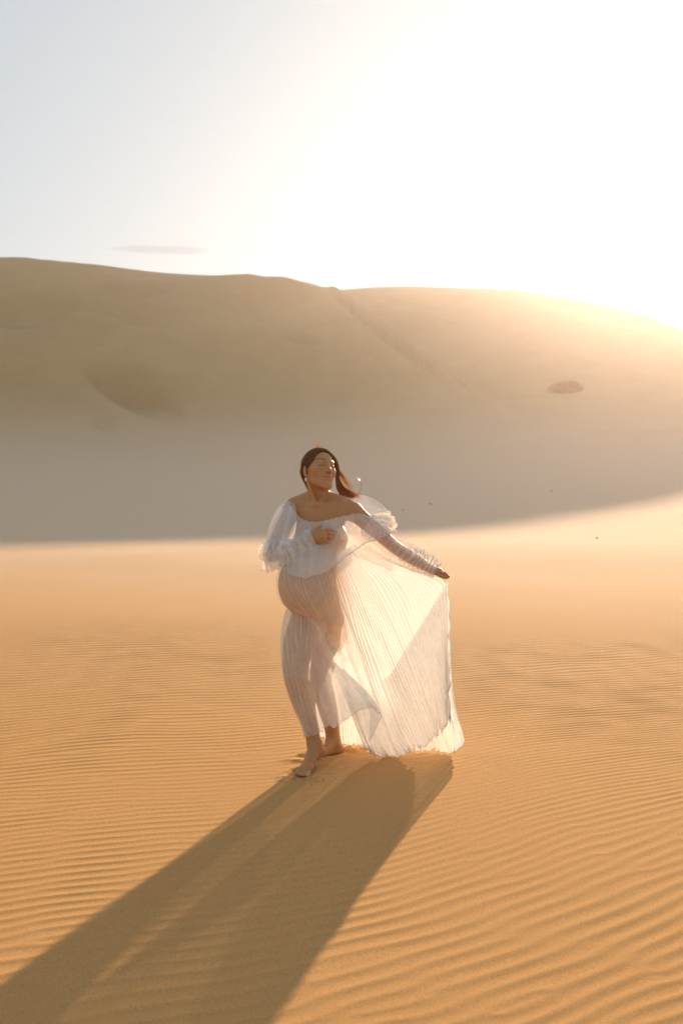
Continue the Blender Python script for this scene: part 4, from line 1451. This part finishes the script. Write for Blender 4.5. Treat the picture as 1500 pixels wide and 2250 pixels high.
def shrub(px, py, w, h, label, seed):
    g = np.random.default_rng(seed)
    c = ray_hit(dune_right, px, py)
    root = bpy.data.objects.new('shrub', None); COL.objects.link(root)
    root.location = c
    tag(root, label, 'shrub')
    zof = lambda x, y: dune_right(c[0] + np.atleast_1d(x), c[1] + np.atleast_1d(y)) - c[2]
    q = g.uniform((-1, -1, 0), (1, 1, 1), (26000, 3))
    r = (q ** 2).sum(1)
    lump = 1 + 0.12 * vnoise(q[:, 0] * 3 + 5, q[:, 1] * 3 + q[:, 2] * 2, seed)
    q = q[(r < lump) & (r > 0.25)][:5200]
    pts = np.stack([q[:, 0] * w / 2, q[:, 1] * w * 0.35, q[:, 2] * h - 0.05], 1)
    pts[:, 2] += zof(pts[:, 0], pts[:, 1])
    n = len(pts)
    a = g.normal(size=(n, 3)); a /= np.linalg.norm(a, axis=1, keepdims=True)
    b = np.cross(a, g.normal(size=(n, 3))); b /= np.linalg.norm(b, axis=1, keepdims=True)
    sz = g.uniform(0.06, 0.12, (n, 1))
    V = np.stack([pts - a * sz, pts + b * sz * 0.5, pts + a * sz, pts - b * sz * 0.5], 1).reshape(-1, 3)
    Fc = np.arange(4 * n).reshape(-1, 4)
    o = mesh_obj('foliage', V, Fc, LEAF, root, smooth=False)
    paths = []
    for i in range(26):
        x, y = g.uniform(-0.8, 0.8), g.uniform(-0.8, 0.8)
        e = np.array([x * w / 2, y * w * 0.35, 0]); e[2] = zof(e[0], e[1])[0] + h * math.sqrt(max(0.05, 1 - x * x - y * y)) * 0.85
        st = np.array([x * w * 0.15, y * w * 0.1, 0]); st[2] = zof(st[0], st[1])[0] - 0.1
        paths.append(cr_matrix(3, 6) @ np.array([st, (st + e) / 2 + np.array([0, 0, 0.15 * h]), e]))
    v, f = tubes(paths, [np.linspace(0.03, 0.012, 6)] * len(paths), 5)
    mesh_obj('stem', v, f, TWIG, root)


shrub(1240, 862, 3.6, 1.0, 'low rounded dark shrub alone on the hazy right dune face', 5)


def stone_material():
    m, n, l, b = new_mat('weathered_stone')
    tc = n.new('ShaderNodeTexCoord'); no = n.new('ShaderNodeTexNoise'); no.inputs['Scale'].default_value = 9
    no.inputs['Detail'].default_value = 6
    l.new(tc.outputs['Object'], no.inputs['Vector'])
    rp = n.new('ShaderNodeValToRGB')
    rp.color_ramp.elements[0].color = (0.26, 0.18, 0.11, 1); rp.color_ramp.elements[1].color = (0.32, 0.23, 0.14, 1)
    l.new(no.outputs['Fac'], rp.inputs['Fac']); l.new(rp.outputs['Color'], b.inputs['Base Color'])
    b.inputs['Roughness'].default_value = 0.9
    return m


STONE = stone_material()


def stone(px, py, size, label, seed):
    c = ray_hit(lambda x, y: base_ground(x, y), px, py, 10, 120)
    bm = bmesh.new()
    bmesh.ops.create_icosphere(bm, subdivisions=3, radius=1)
    g = random.Random(seed)
    ph = [g.uniform(0, 6) for _ in range(6)]
    for v in bm.verts:
        x, y, z = v.co
        q = 1 + 0.16 * math.sin(3 * x + ph[0]) + 0.14 * math.sin(3.5 * y + ph[1]) + 0.1 * math.sin(6 * z + ph[2] + 2 * x)
        v.co = Vector((x * q * size, y * q * size * 0.7, max(z * q, -0.5) * size * 0.38))
    me = bpy.data.meshes.new('stone'); bm.to_mesh(me); bm.free()
    me.materials.append(STONE)
    o = bpy.data.objects.new('stone', me); COL.objects.link(o)
    o.location = (c[0], c[1], base_ground(c[0], c[1]) + size * 0.05)
    o.rotation_euler.z = g.uniform(0, 6)
    tag(o, label, 'stone', 'stones scattered on the shaded sand')


stone(945, 1108, 0.085, 'small dark stone in dune shade, right of her shoulder frill', 1)
stone(885, 1121, 0.06, 'tiny stone in dune shade, closest above her shoulder frill', 2)
stone(1210, 1080, 0.07, 'tiny stone in dune shade, farthest away near the right dune', 3)
stone(1310, 1183, 0.05, 'tiny stone on bright sunlit sand right of the shadow edge', 4)

# crumbs of kicked-up sand beside the toes
def sand_crumbs():
    g = np.random.default_rng(3)
    V, Fc, k = [], [], 0
    for (cx, cy, sx, sy, n) in ((-0.19, 4.985, 0.055, 0.035, 60), (0.03, 5.60, 0.07, 0.05, 40), (-0.235, 5.06, 0.03, 0.03, 14)):
        for i in range(n):
            x, y = cx + g.normal(0, sx), cy + g.normal(0, sy)
            r = g.uniform(0.0015, 0.0045)
            z = float(ground_z(np.array([x]), np.array([y]))[0]) + r * 0.3
            b = [np.array(q) * r * g.uniform(0.7, 1.3) for q in ((1, 0, 0), (-.5, .86, 0), (-.5, -.86, 0), (0, 0, 1.0), (0.1, 0.1, -0.8))]
            V += [np.array([x, y, z]) + q for q in b]
            Fc += [(k, k + 1, k + 3), (k + 1, k + 2, k + 3), (k + 2, k, k + 3), (k + 1, k, k + 4), (k + 2, k + 1, k + 4), (k, k + 2, k + 4)]
            k += 5
    o = mesh_obj('sand_crumbs', V, Fc, SAND, smooth=False)
    tag(o, 'loose crumbs of damp sand kicked up beside her feet', 'sand', kind='stuff')


sand_crumbs()

# ---------------------------------------------------------------- haze
def haze_box():
    x0, x1, y0, y1, z0, z1 = -170, 190, -25, 330, -2.0, 36.0
    v = [(x, y, z) for z in (z0, z1) for y in (y0, y1) for x in (x0, x1)]
    f = [(0, 2, 3, 1), (4, 5, 7, 6), (0, 1, 5, 4), (2, 6, 7, 3), (0, 4, 6, 2), (1, 3, 7, 5)]
    m = bpy.data.materials.new('haze_air')
    m.use_nodes = True
    n, l = m.node_tree.nodes, m.node_tree.links
    n.remove(n['Principled BSDF'])
    pv = n.new('ShaderNodeVolumePrincipled')
    pv.inputs['Color'].default_value = (0.97, 0.85, 0.86, 1)
    pv.inputs['Density'].default_value = HAZE_DENSITY
    pv.inputs['Anisotropy'].default_value = 0.78
    l.new(pv.outputs['Volume'], n['Material Output'].inputs['Volume'])
    o = mesh_obj('haze', v, f, m, smooth=False)
    tag(o, 'thin luminous sand haze hanging over the dunes', kind='stuff')
    return o


HAZE_DENSITY = 0.00046
haze_box()
